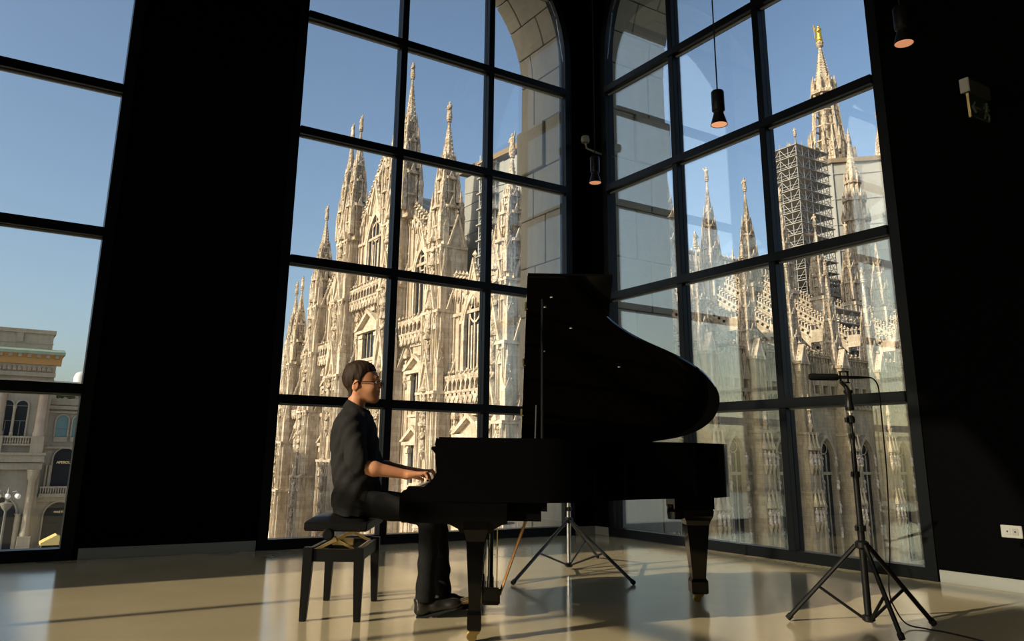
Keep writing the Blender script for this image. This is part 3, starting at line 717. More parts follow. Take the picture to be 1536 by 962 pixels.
b = MB(); b.fru(0, 0, 32.6, 33.6, 17.4, 17.4, 8, math.pi/8); b.build('roof_edge', 'brown_roof', WR_)
def scaffold(loc, nx, ny, s, levels, lift, label, sub=0):
    root = empty('scaffold_tower', loc, label, 'scaffold'); W, Dp = nx*s, ny*s; H = levels*lift; pid = 0
    b = MB(); b.tube([(0,0,0),(0,0,H+1.2)], .085, 5); pm = take_mesh(b, 'post', 'scaffold_steel')
    for i in range(nx+1):
        for j in range(ny+1):
            if i in (0, nx) or j in (0, ny): inst('post', pm, root, (i*s-W/2, j*s-Dp/2, 0))
    b = MB(); b.box(-W/2-.3, W/2+.3, -Dp/2-.3, Dp/2+.3, 0, .16); dm = take_mesh(b, 'deck', 'scaffold_deck')
    b = MB()
    for j in (0, 1):
        for i in range(nx): 
            y = (-.5+j)*Dp; x0 = i*s-W/2; b.tube([(x0,y,0),(x0+s,y,lift)] if i % 2 else [(x0+s,y,0),(x0,y,lift)], .052, 4); b.tube([(x0,y,1.1),(x0+s,y,1.1)], .045, 4); b.tube([(x0,y,.55),(x0+s,y,.55)], .045, 4)
        for i in range(ny):
            x = (-.5+j)*W; y0 = i*s-Dp/2; b.tube([(x,y0,0),(x,y0+s,lift)] if i % 2 else [(x,y0+s,0),(x,y0,lift)], .052, 4); b.tube([(x,y0,1.1),(x,y0+s,1.1)], .045, 4); b.tube([(x,y0,.55),(x,y0+s,.55)], .045, 4)
    bm_ = take_mesh(b, 'bracing', 'scaffold_steel')
    for l in range(levels):
        inst('deck', dm, root, (0,0,l*lift+lift)); inst('bracing', bm_, root, (0,0,l*lift))
    return root
scaffold((124.0, 88.0, ZA+14), 5, 4, 1.9, 16, 2.25, 'tall steel scaffold tower beside the wrapped crossing tower')
s2 = scaffold((113.0, 72.5, ZA+3.5), 4, 1, 2.2, 5, 2.2, 'low steel scaffold standing among the flying buttresses')
# hoarding on the nave side, seen between the facade spires
HO = empty('site_hoarding', (45.2, 76, 27), 'grey panelled site hoarding with brown roof behind the facade spires', 'hoarding')
for k in range(3):
    for j in range(4):
        b = MB(); b.box(0, .2, -2.45, 2.45, 0, 4.1); o = b.build('panel', 'sheet_grey', HO); o.location = (rc.uniform(-.05,.05), -5+5*k, -6+4.2*j+ (k*.25))
b = MB(); b.prism([(-8.2,10.9),(8.2,11.8),(8.2,12.5),(-8.2,11.6)], -.8, 3, axis=0); b.build('roof', 'brown_roof', HO)
for k in range(4):
    b = MB(); b.bar((-.1,-7.2,-5+4*k),(-.1,7.2,-3+4*k), .1); b.build('tie_bar', 'scaffold_steel', HO)
scaffold((44.1, 75.6, 21), 1, 1, 1.5, 8, 2.1, 'narrow scaffold stair tower in front of the grey hoarding')
# ------------------------------------------------------------------ the arcade building across the square
GY = 100.0
GAL = empty('arcade_building', (-2, GY, GZ), 'beige stone arcade building with green copper cornice across the square', 'building')
GT = Matrix.Translation(-GAL.location)
def gp(b, name, m, parent=None, **k):
    o = b.build(name, m, parent or GAL, **k)
    if parent is None: o.matrix_local = GT
    return o
b = MB(); b.box(-34, -.55, GY, GY+14, GZ, 11.3); main = gp(b, 'wall', 'galleria_stone')
b = MB(); b.box(-34, -1.15, GY+.6, GY+12, 12.3, 14.3); b.box(-34, -.95, GY+.4, GY+12.2, 14.2, 14.65); b.box(-34, -1.08, GY+.52, GY+.7, 13.0, 13.1)
for k in range(8): b.box(-5.0-4.1*k, -4.3-4.1*k, GY+.45, GY+.7, 13.1, 14.2)
gp(b, 'attic', 'galleria_stone')
b = MB(); b.prism([(GY-1.5,11.62),(GY-1.5,11.95),(GY+.9,12.45),(GY+12,12.45),(GY+13,11.62)], -34, .2, axis=0); gp(b, 'cornice', 'copper_green')
b = MB(); b.prism([(GY-1.3,11.62),(GY-.5,11.2),(GY-.15,10.5),(GY+.2,10.45),(GY+.2,11.62)], -34, .0, axis=0); sof = gp(b, 'soffit', 'ochre_soffit')
b = MB(); b.box(-.19, .19, -1.25, -.2, 11.2, 11.6); mm = take_mesh(b, 'modillion', 'galleria_stone')
for k in range(16): inst('modillion', mm, sof, (-.6-.95*k, GY, 0))
b = MB(); b.box(-34, -.5, GY-.14, GY, 9.65, 10.45); b.box(-34, -.45, GY-.3, GY, 9.1, 9.6); b.box(-34, -.5, GY-.2, GY, 8.6, 8.8); gp(b, 'frieze', 'galleria_stone')
b = MB()
for k in range(34): b.lathe([(.22,0),(.3,.2),(.12,.55)], 7, (-1.2-.5*k, GY-.12, 9.75))
gp(b, 'frieze_carving', 'galleria_stone')['kind'] = 'stuff'
def arch_opening(cx, w, z0, zs, parent, front, m='dark_glazing', surround='galleria_stone', bars=True, name='window'):
    r = w/2; b = MB(); out = [(cx-r, z0), (cx-r, zs)]+[(cx-r*math.cos(math.pi*i/12), zs+r*math.sin(math.pi*i/12)) for i in range(1,12)]+[(cx+r, zs), (cx+r, z0)]
    t = .16; big = [(cx-r-t, z0), (cx-r-t, zs)]+[(cx-(r+t)*math.cos(math.pi*i/12), zs+(r+t)*math.sin(math.pi*i/12)) for i in range(1,12)]+[(cx+r+t, zs), (cx+r+t, z0)]
    for k in range(len(out)-1):
        P = [big[k], big[k+1], out[k+1], out[k]]
        b.add([(p[0],front-.22,p[1]) for p in P]+[(p[0],front,p[1]) for p in P], [(0,1,2,3),(7,6,5,4),(0,4,5,1),(2,6,7,3)])
    b.cur = 1; b.prism(out, front-.03, front-.005, axis=1)
    if bars:
        b.cur = 2; b.box(cx-.03, cx+.03, front-.07, front-.03, z0, zs*.5+z0*.5); b.box(cx-r, cx+r, front-.07, front-.03, zs*.5+z0*.5-.03, zs*.5+z0*.5+.03); b.box(cx-r, cx+r, front-.07, front-.03, zs-.03, zs+.03)
    return b.build(name, m, parent, mats=[surround, m, 'iron_grey'])
for k in range(8):
    x = -3.35-4.1*k
    for dx in (0, -1.45):
        arch_opening(x+dx, 1.15, 2.3, 5.7, main, GY, 'dark_glazing')
    b = MB(); b.lathe([(.2,2.3),(.2,2.6),(.13,2.75),(.12,5.2),(.2,5.45),(.2,5.7)], 10, (x-.725, GY-.3, 0)); b.build('colonnette', 'galleria_stone', main)
    b = MB(); b.lathe([(.62,2.3),(.62,2.7),(.5,2.9),(.46,8.0),(.62,8.3),(.7,8.6)], 14, (x+2.0, GY-.15, 0)); b.build('column', 'galleria_pink' if k == 0 else 'galleria_stone', main, smooth=40)
    b = MB(); b.box(x+1.35, x+2.65, GY-.75, GY, .2, 2.3); b.build('pedestal', 'galleria_stone', main)
    b = MB(); b.box(x-2.2, x+1.35, GY-.6, GY-.35, 2.1, 2.3); b.box(x-2.2, x+1.35, GY-.6, GY-.3, 1.25, 1.45)
    for i in range(13): b.lathe([(.07,1.45),(.11,1.65),(.05,1.9),(.08,2.1)], 6, (x-2.0+.26*i, GY-.47, 0))
    b.build('balustrade', 'galleria_stone', main)
    b = MB(); b.lathe([(.5,-8.6),(.5,-8.3),(.4,-8.1),(.36,-2.6),(.5,-2.4),(.62,-1.6),(.66,-1.4)], 14, (x+2.05, GY-.5, 0)); b.build('column', 'galleria_stone', main, smooth=40)
    b = MB(); b.box(x+1.4, x+2.7, GY-1.15, GY, GZ, -8.6); b.build('pedestal', 'galleria_stone', main)
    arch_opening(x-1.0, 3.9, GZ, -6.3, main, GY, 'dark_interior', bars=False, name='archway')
    b = MB(); b.lathe([(.3,GZ),(.3,-6.4),(.42,-6.2)], 10, (x+1.2, GY-.25, 0)); b.build('column', 'galleria_stone', main, smooth=40)
b = MB(); b.box(-34, -.3, GY-.85, GY, .2, .45); b.box(-34, -.4, GY-.7, GY, -.6, .2); b.box(-34, -.5, GY-.45, GY, -1.4, -.7)
for k in range(60): b.box(-.9-.55*k, -.62-.55*k, GY-.72, GY-.4, -.55, -.25)
gp(b, 'entablature', 'galleria_stone')
# the lower wing to the right
b = MB(); b.box(-.55, 24, GY+1.2, GY+14, GZ, 6.0); wing = gp(b, 'wing_wall', 'galleria_stone')
WY = GY+1.2
b = MB(); b.box(-.55, 24, WY-.5, WY+.2, 5.5, 5.9); b.box(-.55, 24, WY-.25, WY, 5.05, 5.3); b.box(-.55, 24, WY-.2, WY+.3, 6.0, 6.75); gp(b, 'wing_cornice', 'galleria_stone')
for k in range(8):
    x = 1.05+1.75*k
    arch_opening(x, 1.25, 2.35, 4.2, wing, WY, 'teal_glazing')
    b = MB(); b.box(x-.7, x+.7, WY-.25, WY, 1.75, 2.3); b.build('window_apron', 'galleria_stone', wing)
for k in range(4):
    x = 1.8+4.4*k
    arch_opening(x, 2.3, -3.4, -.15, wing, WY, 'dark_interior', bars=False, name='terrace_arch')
    for dx in (-1.75, -1.4):
        b = MB(); b.lathe([(.17,-3.4),(.13,-3.2),(.12,-1.2),(.18,-.9)], 10, (x+dx, WY-.3, 0)); b.build('colonnette', 'galleria_stone', wing)
    b = MB(); b.box(x-2.2, x+2.2, WY-.75, WY-.5, -3.5, -3.3); b.box(x-2.2, x+2.2, WY-.8, WY, -4.5, -4.1)
    for i in range(17): b.box(x-2.1+.26*i, x-1.98+.26*i, WY-.7, WY-.55, -4.1, -3.5)
    b.build('balustrade', 'galleria_stone', wing)
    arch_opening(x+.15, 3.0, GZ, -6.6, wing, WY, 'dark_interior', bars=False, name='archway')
b = MB(); b.box(-.5, 24, WY-.35, WY, .95, 1.2); b.box(-.5, 24, WY-.35, WY, -5.0, -4.5); gp(b, 'string_course', 'galleria_stone')
def lettering(txt, name, size, loc, m, label, rot=(math.pi/2,0,0)):
    c = bpy.data.curves.new(name, 'FONT'); c.body = txt; c.size = size; c.extrude = .03; c.align_x = 'CENTER'; c.align_y = 'CENTER'
    t = bpy.data.objects.new(name, c); COL.objects.link(t)
    dg = bpy.context.evaluated_depsgraph_get(); me = bpy.data.meshes.new_from_object(t.evaluated_get(dg)); bpy.data.objects.remove(t)
    me.materials.clear(); me.materials.append(MATS[m])
    return me
for txt, loc, sz, w, lab in (('APEROL', (1.74, WY-.1, -.62), .40, 2.2, 'dark sign band with gilded lettering under the terrace arch'), ('MARTI', (1.95, WY-.1, -6.2), .34, 1.7, 'small dark sign with gilded lettering in the lower archway')):
    s = empty('shop_sign', loc, lab, 'sign')
    b = MB(); b.box(-w/2, w/2, 0, .06, -.36, .36); b.build('board', 'dark_interior', s)
    link('lettering', lettering(txt, 'lettering', sz, None, 'sign_gold', ''), s, Matrix.Translation((0,-.03,0)) @ Matrix.Rotation(math.pi/2, 4, 'X'))
for k, lab in enumerate(('dark bush on the arcade wing parapet beside the tall pink column', 'dark bush on the arcade wing parapet above a teal arched window', 'dark bush on the arcade wing parapet farthest from the tall pink column')):
    b = MB(); h = random.uniform(.45, .8)
    for i in range(34):
        a = random.uniform(0, 6.28); rr = random.uniform(.05, .5); zz = .12+random.uniform(0, h); crocket(b, (rr*math.cos(a), .5*rr*math.sin(a), zz), random.uniform(.12, .22))
    o = b.build('hedge_bush', 'foliage'); o.location = (.45+1.1*k, WY+.05, 6.75); tag(o, lab, 'bush', 'bushes along the arcade wing parapet')
# rooftop clutter behind
rb = empty('roof_pavilion', (4, GY+22, -12.5), 'low pale rooftop building behind the arcade wing', 'building')
b = MB(); b.box(-4.5, 14, 0, 8, -2.5, 22.3); b.build('wall', 'galleria_stone', rb); b = MB(); b.box(-4.7, 14.2, -.2, 8.2, 22.3, 22.8); b.build('parapet', 'roof_white', rb)
b = MB(); b.lathe([(.9,22.8),(.9,23.6),(.75,24.1),(.4,24.4),(.0,24.5)], 14, (.2,2,0)); b.build('dome', 'roof_white', rb, smooth=50)
b = MB(); b.box(1.2, 2.6, 1.5, 3, 22.8, 24.3); b.build('vent_box', 'sheet_grey', rb)
b = MB(); b.tube([(2.2,2,24.3),(2.2,2,28.4)], .05, 5); b.tube([(1.6,2,27.4),(2.8,2,27.4)], .035, 5); b.tube([(1.8,2,28),(2.6,2,28)], .035, 5); b.build('aerial', 'iron_grey', rb)
# yellow awning, lamp standard
aw = empty('awning', (1.75, GY-2.2, -12.5), 'yellow pitched awning in front of the lower archway', 'awning')
b = MB(); b.prism([(-1.5,3.1),(1.5,3.1),(1.5,3.35),(0,4.15),(-1.5,3.35)], -1.3, 1.3, axis=1); b.build('canopy', 'awning_yellow', aw)
for sx in (-1.4, 1.4):
    for sy in (-1.2, 1.2): b = MB(); b.tube([(sx,sy,-2.5),(sx,sy,3.15)], .05, 6); b.build('post', 'iron_grey', aw)
lp = empty('street_lamp', (-3.72, 90, -12.5), 'grey iron street lamp with a cluster of white globes in front of the arcade', 'lamp')
b = MB(); b.lathe([(.5,-2.5),(.5,.5),(.3,.8),(.2,1.2),(.15,1.6),(.11,7.2),(.3,7.4),(.55,7.8),(.6,8.0),(.2,8.1),(.12,9.0),(.02,9.6)], 12); b.build('post', 'iron_grey', lp, smooth=50)
for k in range(8):
    a = 2*math.pi*k/8; r = 1.15 if k % 2 else .75; c, s = math.cos(a), math.sin(a)
    b = MB(); b.tube([(.1*c,.1*s,8.2),(.5*r*c,.5*r*s,9.1),(.9*r*c,.9*r*s,9.2),(r*c,r*s,8.95)], .05, 6); arm = b.build('arm', 'iron_grey', lp)
    b = MB(); b.lathe([(.05,.0),(.18,.07),(.25,.22),(.25,.32),(.17,.46),(.06,.52)], 12, (r*c*1.1,r*s*1.1,8.42)); b.build('globe', 'globe_white', lp, smooth=60)
# ------------------------------------------------------------------ furniture frame: u to the piano tail, w away from the player's right side, z up
FA = Vector((math.sin(YAW), -math.cos(YAW), 0)); FV = Vector((math.cos(YAW), math.sin(YAW), 0)); FO = Vector((-4.344, -4.331, 0))
def F(u, w, z=0): return FO+FA*u+FV*w+Vector((0,0,z))
def FMX(u=0, w=0, z=0): 
    M = frame_m(F(u,w,z), FA, FV); return M
mat('piano_black', (.0025,.0025,.0025), .07, spec=.32)
mat('ebony_satin', (.004,.004,.004), .35, spec=.22)
mat('brass', (.42,.30,.12), .35, metal=1)
mat('copper_dull', (.42,.22,.09), .35, metal=1)
mat('brass_dull', (.55,.40,.17), .4, metal=1)
mat('iron_gold', (.05,.034,.018), .5, metal=.6)
mat('red_felt', (.20,.012,.012), .95, spec=.1)
mat('ivory', (.78,.76,.70), .2)
mat('spruce', (.09,.05,.03), .5, noise=(3, (.11,.06,.035), 4, (.3,8,1)))
mat('black_leather', (.008,.008,.008), .35, spec=.3, bump=(300, .12, .001))
mat('black_metal', (.005,.005,.005), .4, spec=.25)
mat('black_rubber', (.01,.01,.01), .8, spec=.2)
mat('foam', (.006,.006,.006), .95, spec=.05, bump=(900, .4, .002))
mat('steel', (.55,.56,.56), .28, metal=1)
mat('copper_reflector', (.85,.42,.24), .3, metal=1, emit=(1,.42,.2), estr=.6)
mat('lamp_glow', (1,.7,.45), .5, emit=(1,.62,.34), estr=2.2)
mat('plastic_white', (.30,.30,.275), .4)
mat('plastic_grey', (.24,.24,.215), .4)
mat('sign_housing', (.07,.068,.05), .5)
mat('sign_panel', (.03,.06,.04), .25)
mat('sign_mark', (.12,.14,.12), .5)
mat('socket_dark', (.01,.01,.01), .6)
# ---- grand piano
PIANO = empty('grand_piano', mw=FMX(), label='glossy black grand piano with its lid propped wide open', cat='piano')
def pp(b, name, m='piano_black', parent=None, **k): return b.build(name, m, parent or PIANO, **k)
BENT = [(.30,-.12),(.42,-.11),(.54,-.06),(.65,.03),(.74,.14),(.84,.27),(.924,.345),(1.02,.415),(1.14,.485),(1.258,.543),(1.36,.60),(1.456,.663),(1.545,.735),(1.618,.824),(1.668,.90),(1.69,.98),(1.692,1.07),(1.671,1.16),(1.62,1.24),(1.547,1.30),(1.46,1.345),(1.362,1.372)]
PLAN = [(-.2,-.12)]+BENT+[(1.2,1.40),(-.2,1.40)]
def smooth_poly(p, it=2):
    for _ in range(it):
        q = []
        for i in range(len(p)-1):
            a, b_ = Vector(p[i]), Vector(p[i+1]); q += [tuple(a*.75+b_*.25), tuple(a*.25+b_*.75)]
        p = [p[0]]+q+[p[-1]]
    return p
BS = smooth_poly(BENT, 2)
def rim_path(): return [(-.2,-.12)]+BS+[(1.2,1.40),(-.2,1.40)]
ZR0, ZR1 = .70, 1.04
def offset_in(path, t):
    out = []
    for i, p in enumerate(path):
        a = Vector(path[max(i-1,0)]); c = Vector(path[min(i+1,len(path)-1)]); d = (c-a).normalized(); n = Vector((-d.y, d.x)); out.append(tuple(Vector(p)+n*t))
    return out
rp_ = rim_path(); ri_ = offset_in(rp_, .05)
b = MB(); n = len(rp_)
vs_ = [(*p,ZR0) for p in rp_]+[(*p,ZR1) for p in rp_]+[(*p,ZR1) for p in ri_]+[(*p,ZR0) for p in ri_]; fs_ = []
for i in range(n-1):
    for k in range(4): fs_.append((k*n+i, k*n+i+1, ((k+1)%4)*n+i+1, ((k+1)%4)*n+i))
fs_ += [(0,n,2*n,3*n), (n-1,4*n-1,3*n-1,2*n-1)]
b.add(vs_, fs_); case = pp(b, 'case', smooth=30)
b = MB(); b.prism([p for p in offset_in(rp_, .045)], .80, .82, axis=2); pp(b, 'soundboard', 'spruce')
b = MB(); b.prism([(p[0]*.96+.03 if p[0] > .2 else max(p[0], .02), p[1]*.97+.02) for p in offset_in(rp_, .09)], .905, .925, axis=2); plate = pp(b, 'iron_plate', 'iron_gold')
for k in range(5):
    b = MB(); w0 = .12+.26*k; u1 = [.62,.95,1.3,1.5,1.5][k]; b.bar((.18,w0,.945),(u1,w0+.22-.02*k,.945), .03); b.build('strut', 'iron_gold', plate)
b = MB(); b.box(.10, .16, -.05, 1.34, .925, .95); pp(b, 'felt_strip', 'red_felt')
b = MB()
for k in range(60): b.tube([(.17,.0+.021*k,.94),(.45+1.05*min(1,k/45),.06+.0205*k,.94)], .0012, 3)
st_ = pp(b, 'strings', 'steel'); st_['kind'] = 'stuff'
# keybed, belly beams
b = MB(); b.box(-.385, .18, -.12, 1.40, .59, .70); pp(b, 'keybed', bevel=.004)
b = MB(); b.box(.18, .365, -.05, 1.36, .60, .70); pp(b, 'cross_beam')
b = MB(); b.box(.365, .395, -.09, 1.38, .655, .70); pp(b, 'belly_rail')
for k, (u0, w0, u1, w1) in enumerate(((.39,.3,1.2,.95),(.39,.8,1.5,1.1),(.39,1.25,1.45,1.25))):
    b = MB(); b.bar((u0,w0,.74),(u1,w1,.74), .07); pp(b, 'brace')
# arms (cheeks) with the swept profile
ARM = [(-.2,.70),(-.2,1.03),(-.214,1.036),(-.222,1.0),(-.208,.96),(-.203,.919),(-.202,.884),(-.212,.841),(-.236,.806),(-.270,.78),(-.317,.768),(-.368,.763),(-.392,.748),(-.402,.716),(-.402,.62),(-.387,.59),(-.2,.59)]
for w0, w1 in ((-.12,-.03),(1.31,1.40)):
    b = MB(); b.prism([(u,z) for u,z in ARM], w0, w1, axis=1); pp(b, 'arm', smooth=35)
b = MB(); b.prism([(-.19,.78),(-.21,.80),(-.225,.95),(-.24,.972),(-.24,.986),(-.225,.992),(-.20,.985),(-.17,.80)], -.03, 1.31, axis=1); pp(b, 'fallboard', smooth=40)
b = MB(); b.lathe([(.0,-.012),(.014,-.010),(.016,0),(.014,.010),(.0,.012)], 10, (-.238,.05,.98)); pp(b, 'fallboard_knob')
b = MB(); b.box(-.395, -.375, -.03, 1.31, .69, .752); pp(b, 'key_slip')
for w0, w1 in ((-.03,.03),(1.25,1.31)): b = MB(); b.box(-.375, -.215, w0, w1, .70, .775); pp(b, 'key_block', bevel=.006)
b = MB(); b.box(-.372, -.19, .0008, .0224, 0, .02); kw = take_mesh(b, 'white_key', 'ivory')
b = MB(); b.prism([(-.32,0),(-.313,.014),(-.19,.014),(-.19,0)], -.006, .006, axis=1); kb = take_mesh(b, 'black_key', 'ebony_satin')
for k in range(52):
    inst('white_key', kw, PIANO, (0,.03+k*.02346,.74))
    if (51-k) % 7 in (0,2,3,5,6) and k > 0: inst('black_key', kb, PIANO, (0,.03+k*.02346,.760))
b = MB(); b.box(-.2, .12, -.07, 1.35, .925, .945); pp(b, 'music_shelf')
b = MB(); b.box(-.08, .0, .2, 1.1, .945, .958); pp(b, 'music_desk', bevel=.003)
# lid: main leaf with the front leaf folded back onto it
LA = R(43); LW, LZ = 1.40, 1.055
def lidp(u, s, n): return (u, LW-s*math.cos(LA)+n*math.sin(LA), LZ+s*math.sin(LA)+n*math.cos(LA))
def lid_leaf(poly, n0, n1, name, **k):
    b = MB(); m_ = len(poly); b.add([lidp(u,s,n0) for u,s in poly]+[lidp(u,s,n1) for u,s in poly],
        [tuple(range(m_)), tuple(range(2*m_-1,m_-1,-1))]+[(i,i+m_,(i+1)%m_+m_,(i+1)%m_) for i in range(m_)])
    return pp(b, name, **k)
main_poly = [(.298,0.0),(.298,1.45)]+[(u,min(1.40-w,1.45)) for u,w in BS if u > .31]+[(1.25,.0)]
lid = lid_leaf(main_poly, 0, .022, 'lid', smooth=30)
lid_leaf([(.302,.01),(.302,1.455),(.843,1.455),(.843,.01)], .024, .044, 'front_lid_leaf')
for s in (.25, .72, 1.2): 
    b = MB(); c = lidp(.298, s, .03); b.boxc(c, (.02,.05,.05)); pp(b, 'lid_hinge', 'brass_dull')
# prop stick from the treble rim to the lid
b = MB(); b.tube([(.37,-.05,1.0), lidp(.40,1.28,-.002)], .009, 8); pp(b, 'lid_prop', 'ebony_satin')
b = MB(); b.tube([(.335,.02,1.0),(.345,.10,1.23)], .007, 8); pp(b, 'short_prop', 'ebony_satin')
for (u, s) in ((.46,1.3),(.42,1.22),(.60,1.05),(.43,.85),(.95,.72)):
    b = MB(); c = lidp(u, s, -.004); b.lathe([(.0,-.004),(.011,-.003),(.011,.003),(.0,.004)], 10, c); pp(b, 'rubber_button', 'plastic_grey')
# legs with ferrules and brass casters
def piano_leg(u, w, rz=0, sc=1):
    b = MB(); rings = []
    for z, h in ((.60,.105),(.56,.10),(.53,.085),(.50,.075),(.42,.068),(.20,.048),(.155,.045),(.15,.052),(.135,.056),(.066,.056),(.058,.05)):
        h *= sc; rings.append([(-h,-h,z),(h,-h,z),(h,h,z),(-h,h,z)])
    b.loft(rings[::-1]); o = b.build('leg', 'piano_black', PIANO, bevel=.003); o.matrix_local = xf((u,w,0), rz)
    b = MB(); b.M = Matrix.Rotation(math.pi/2, 4, 'X'); b.lathe([(.0,-.013),(.024,-.013),(.028,-.009),(.028,.009),(.024,.013),(.0,.013)], 16, (-.012,.029,0)); c = b.build('caster_wheel', 'brass', o, smooth=40)
    b = MB(); b.prism([(-.03,.03),(-.005,.022),(.03,.045),(.03,.06),(-.02,.06)], -.022, -.016, axis=1); b.prism([(-.03,.03),(-.005,.022),(.03,.045),(.03,.06),(-.02,.06)], .016, .022, axis=1); b.box(-.03,.035,-.022,.022,.054,.062); b.build('caster_fork', 'brass', o)
    return o
for w_ in (-.08, 1.24): 
    piano_leg(.012, w_, sc=.66)
    b = MB(); b.prism([(-.20,.592),(-.13,.584),(-.085,.562),(-.07,.54),(.095,.54),(.11,.562),(.15,.584),(.22,.592)], w_-.04 if w_ < 0 else w_-.09, w_+.09, axis=1); pp(b, 'leg_bracket', smooth=30)
tl = piano_leg(1.50, 1.18)
b = MB(); b.box(1.33, 1.60, 1.03, 1.33, .60, .70); pp(b, 'leg_block', bevel=.01)
b = MB(); b.lathe([(.0,-.05),(.05,-.05),(.055,.0),(.05,.05),(.0,.05)], 14, (1.36,1.18,.585)); pp(b, 'leg_scroll')
# pedal lyre
lyre = MB(); lyre.box(.04, .15, .52, .78, .075, .175); ly = pp(lyre, 'pedal_lyre', bevel=.008)
for w0 in (.57, .73): b = MB(); b.lathe([(.022,.17),(.022,.2),(.016,.22),(.016,.55),(.024,.60)], 10, (.09,w0,0)); b.build('lyre_post', 'piano_black', ly, smooth=40)
b = MB(); b.box(.05, .14, .5, .8, .57, .60); b.build('lyre_head', 'piano_black', ly)
for w0 in (.58, .65, .72):
    b = MB(); b.prism([(.06,.095),(-.06,.088),(-.095,.075),(-.10,.065),(-.06,.075),(.06,.082)], w0-.014, w0+.014, axis=1); b.build('pedal', 'brass', ly)
    b = MB(); b.tube([(.13,w0,.17),(.13,w0,.60)], .004, 6); b.build('pedal_rod', 'brass', ly)
for w0 in (.60, .70): b = MB(); b.tube([(.15,w0,.12),(.33,w0+.02,.61)], .006, 8); b.build('lyre_brace', 'copper_dull', ly)
# ---- adjustable bench
BENCH = empty('piano_bench', mw=FMX(-.835, .72), label='black adjustable piano bench with padded seat under the pianist', cat='bench')
def bp_(b, name, m='ebony_satin', parent=None, **k): return b.build(name, m, parent or BENCH, **k)
for su in (-1, 1):
    for sw in (-1, 1):
        b = MB(); rings = []
        for z, h, o in ((0,.019,.012),(.03,.020,.010),(.2,.025,.004),(.33,.028,0),(.405,.028,0)):
            cu, cw = su*(.150+o*.6), sw*(.325+o); rings.append([(cu-h,cw-h,z),(cu+h,cw-h,z),(cu+h,cw+h,z),(cu-h,cw+h,z)])
        b.loft(rings); bp_(b, 'leg', bevel=.003)
for su in (-1, 1): b = MB(); b.box(su*.150-.012, su*.150+.012, -.30, .30, .325, .395); bp_(b, 'side_rail')
for sw in (-1, 1): b = MB(); b.box(-.13, .13, sw*.325-.012, sw*.325+.012, .325, .395); bp_(b, 'end_rail')
for su in (-1, 1):
    b = MB(); b.bar((su*.12,-.29,.385),(su*.12,.29,.385), .012); bp_(b, 'slide_rail', 'steel')
for w0 in (-.27, .27):
    for (u0, z0, u1, z1) in ((-.12,.385,.11,.495),(.12,.385,-.11,.495)):
        b = MB(); b.bar((u0,w0,z0),(u1,w0,z1), .016); bp_(b, 'scissor_arm', 'brass_dull')
b = MB(); b.box(-.03, .10, -.26, -.24, .41, .45); bp_(b, 'bracket', 'brass_dull', bevel=.003)
b = MB(); b.M = Matrix.Rotation(math.pi/2, 4, 'X'); b.lathe([(.008,-.3),(.008,.3)], 8, (0,.44,0)); bp_(b, 'spindle', 'brass_dull')
for sw in (-1, 1):
    b = MB(); b.M = Matrix.Rotation(math.pi/2, 4, 'X'); b.lathe([(.0,-.022),(.026,-.022),(.034,-.014),(.036,.0),(.034,.014),(.026,.022),(.0,.022)], 16, (-.03,.482,-sw*.375)); bp_(b, 'height_knob', smooth=40)
b = MB(); b.box(-.185, .19, -.345, .345, .495, .548); bp_(b, 'seat_frame', bevel=.006)
b = MB(); N = 14; rows = []
def cush(i, j):
    x, y = -1+2*i/N, -1+2*j/N; e = max(0, (1-abs(x)**5))*max(0, (1-abs(y)**7)); return .548+.028*e**.5+.018*(1-x*x)*(1-y*y)-.02*math.exp(-((x-.35)/.6)**2)
top = [[(.178*(-1+2*i/N), .335*(-1+2*j/N), cush(i,j)) for j in range(N+1)] for i in range(N+1)]
vv = [p for r_ in top for p in r_]; ff = [(i*(N+1)+j, (i+1)*(N+1)+j, (i+1)*(N+1)+j+1, i*(N+1)+j+1) for i in range(N) for j in range(N)]
k0 = len(vv); vv += [(p[0],p[1],.546) for p in vv]; ff += [tuple(i+k0 for i in reversed(f)) for f in ff[:]]
ring = [i*(N+1) for i in range(N+1)]+[N*(N+1)+j for j in range(1,N+1)]+[i*(N+1)+N for i in range(N-1,-1,-1)]+[j for j in range(N-1,0,-1)]
ff += [(ring[i], ring[(i+1)%len(ring)], ring[(i+1)%len(ring)]+k0, ring[i]+k0) for i in range(len(ring))]
b.add(vv, ff); bp_(b, 'cushion', 'black_leather', smooth=50)
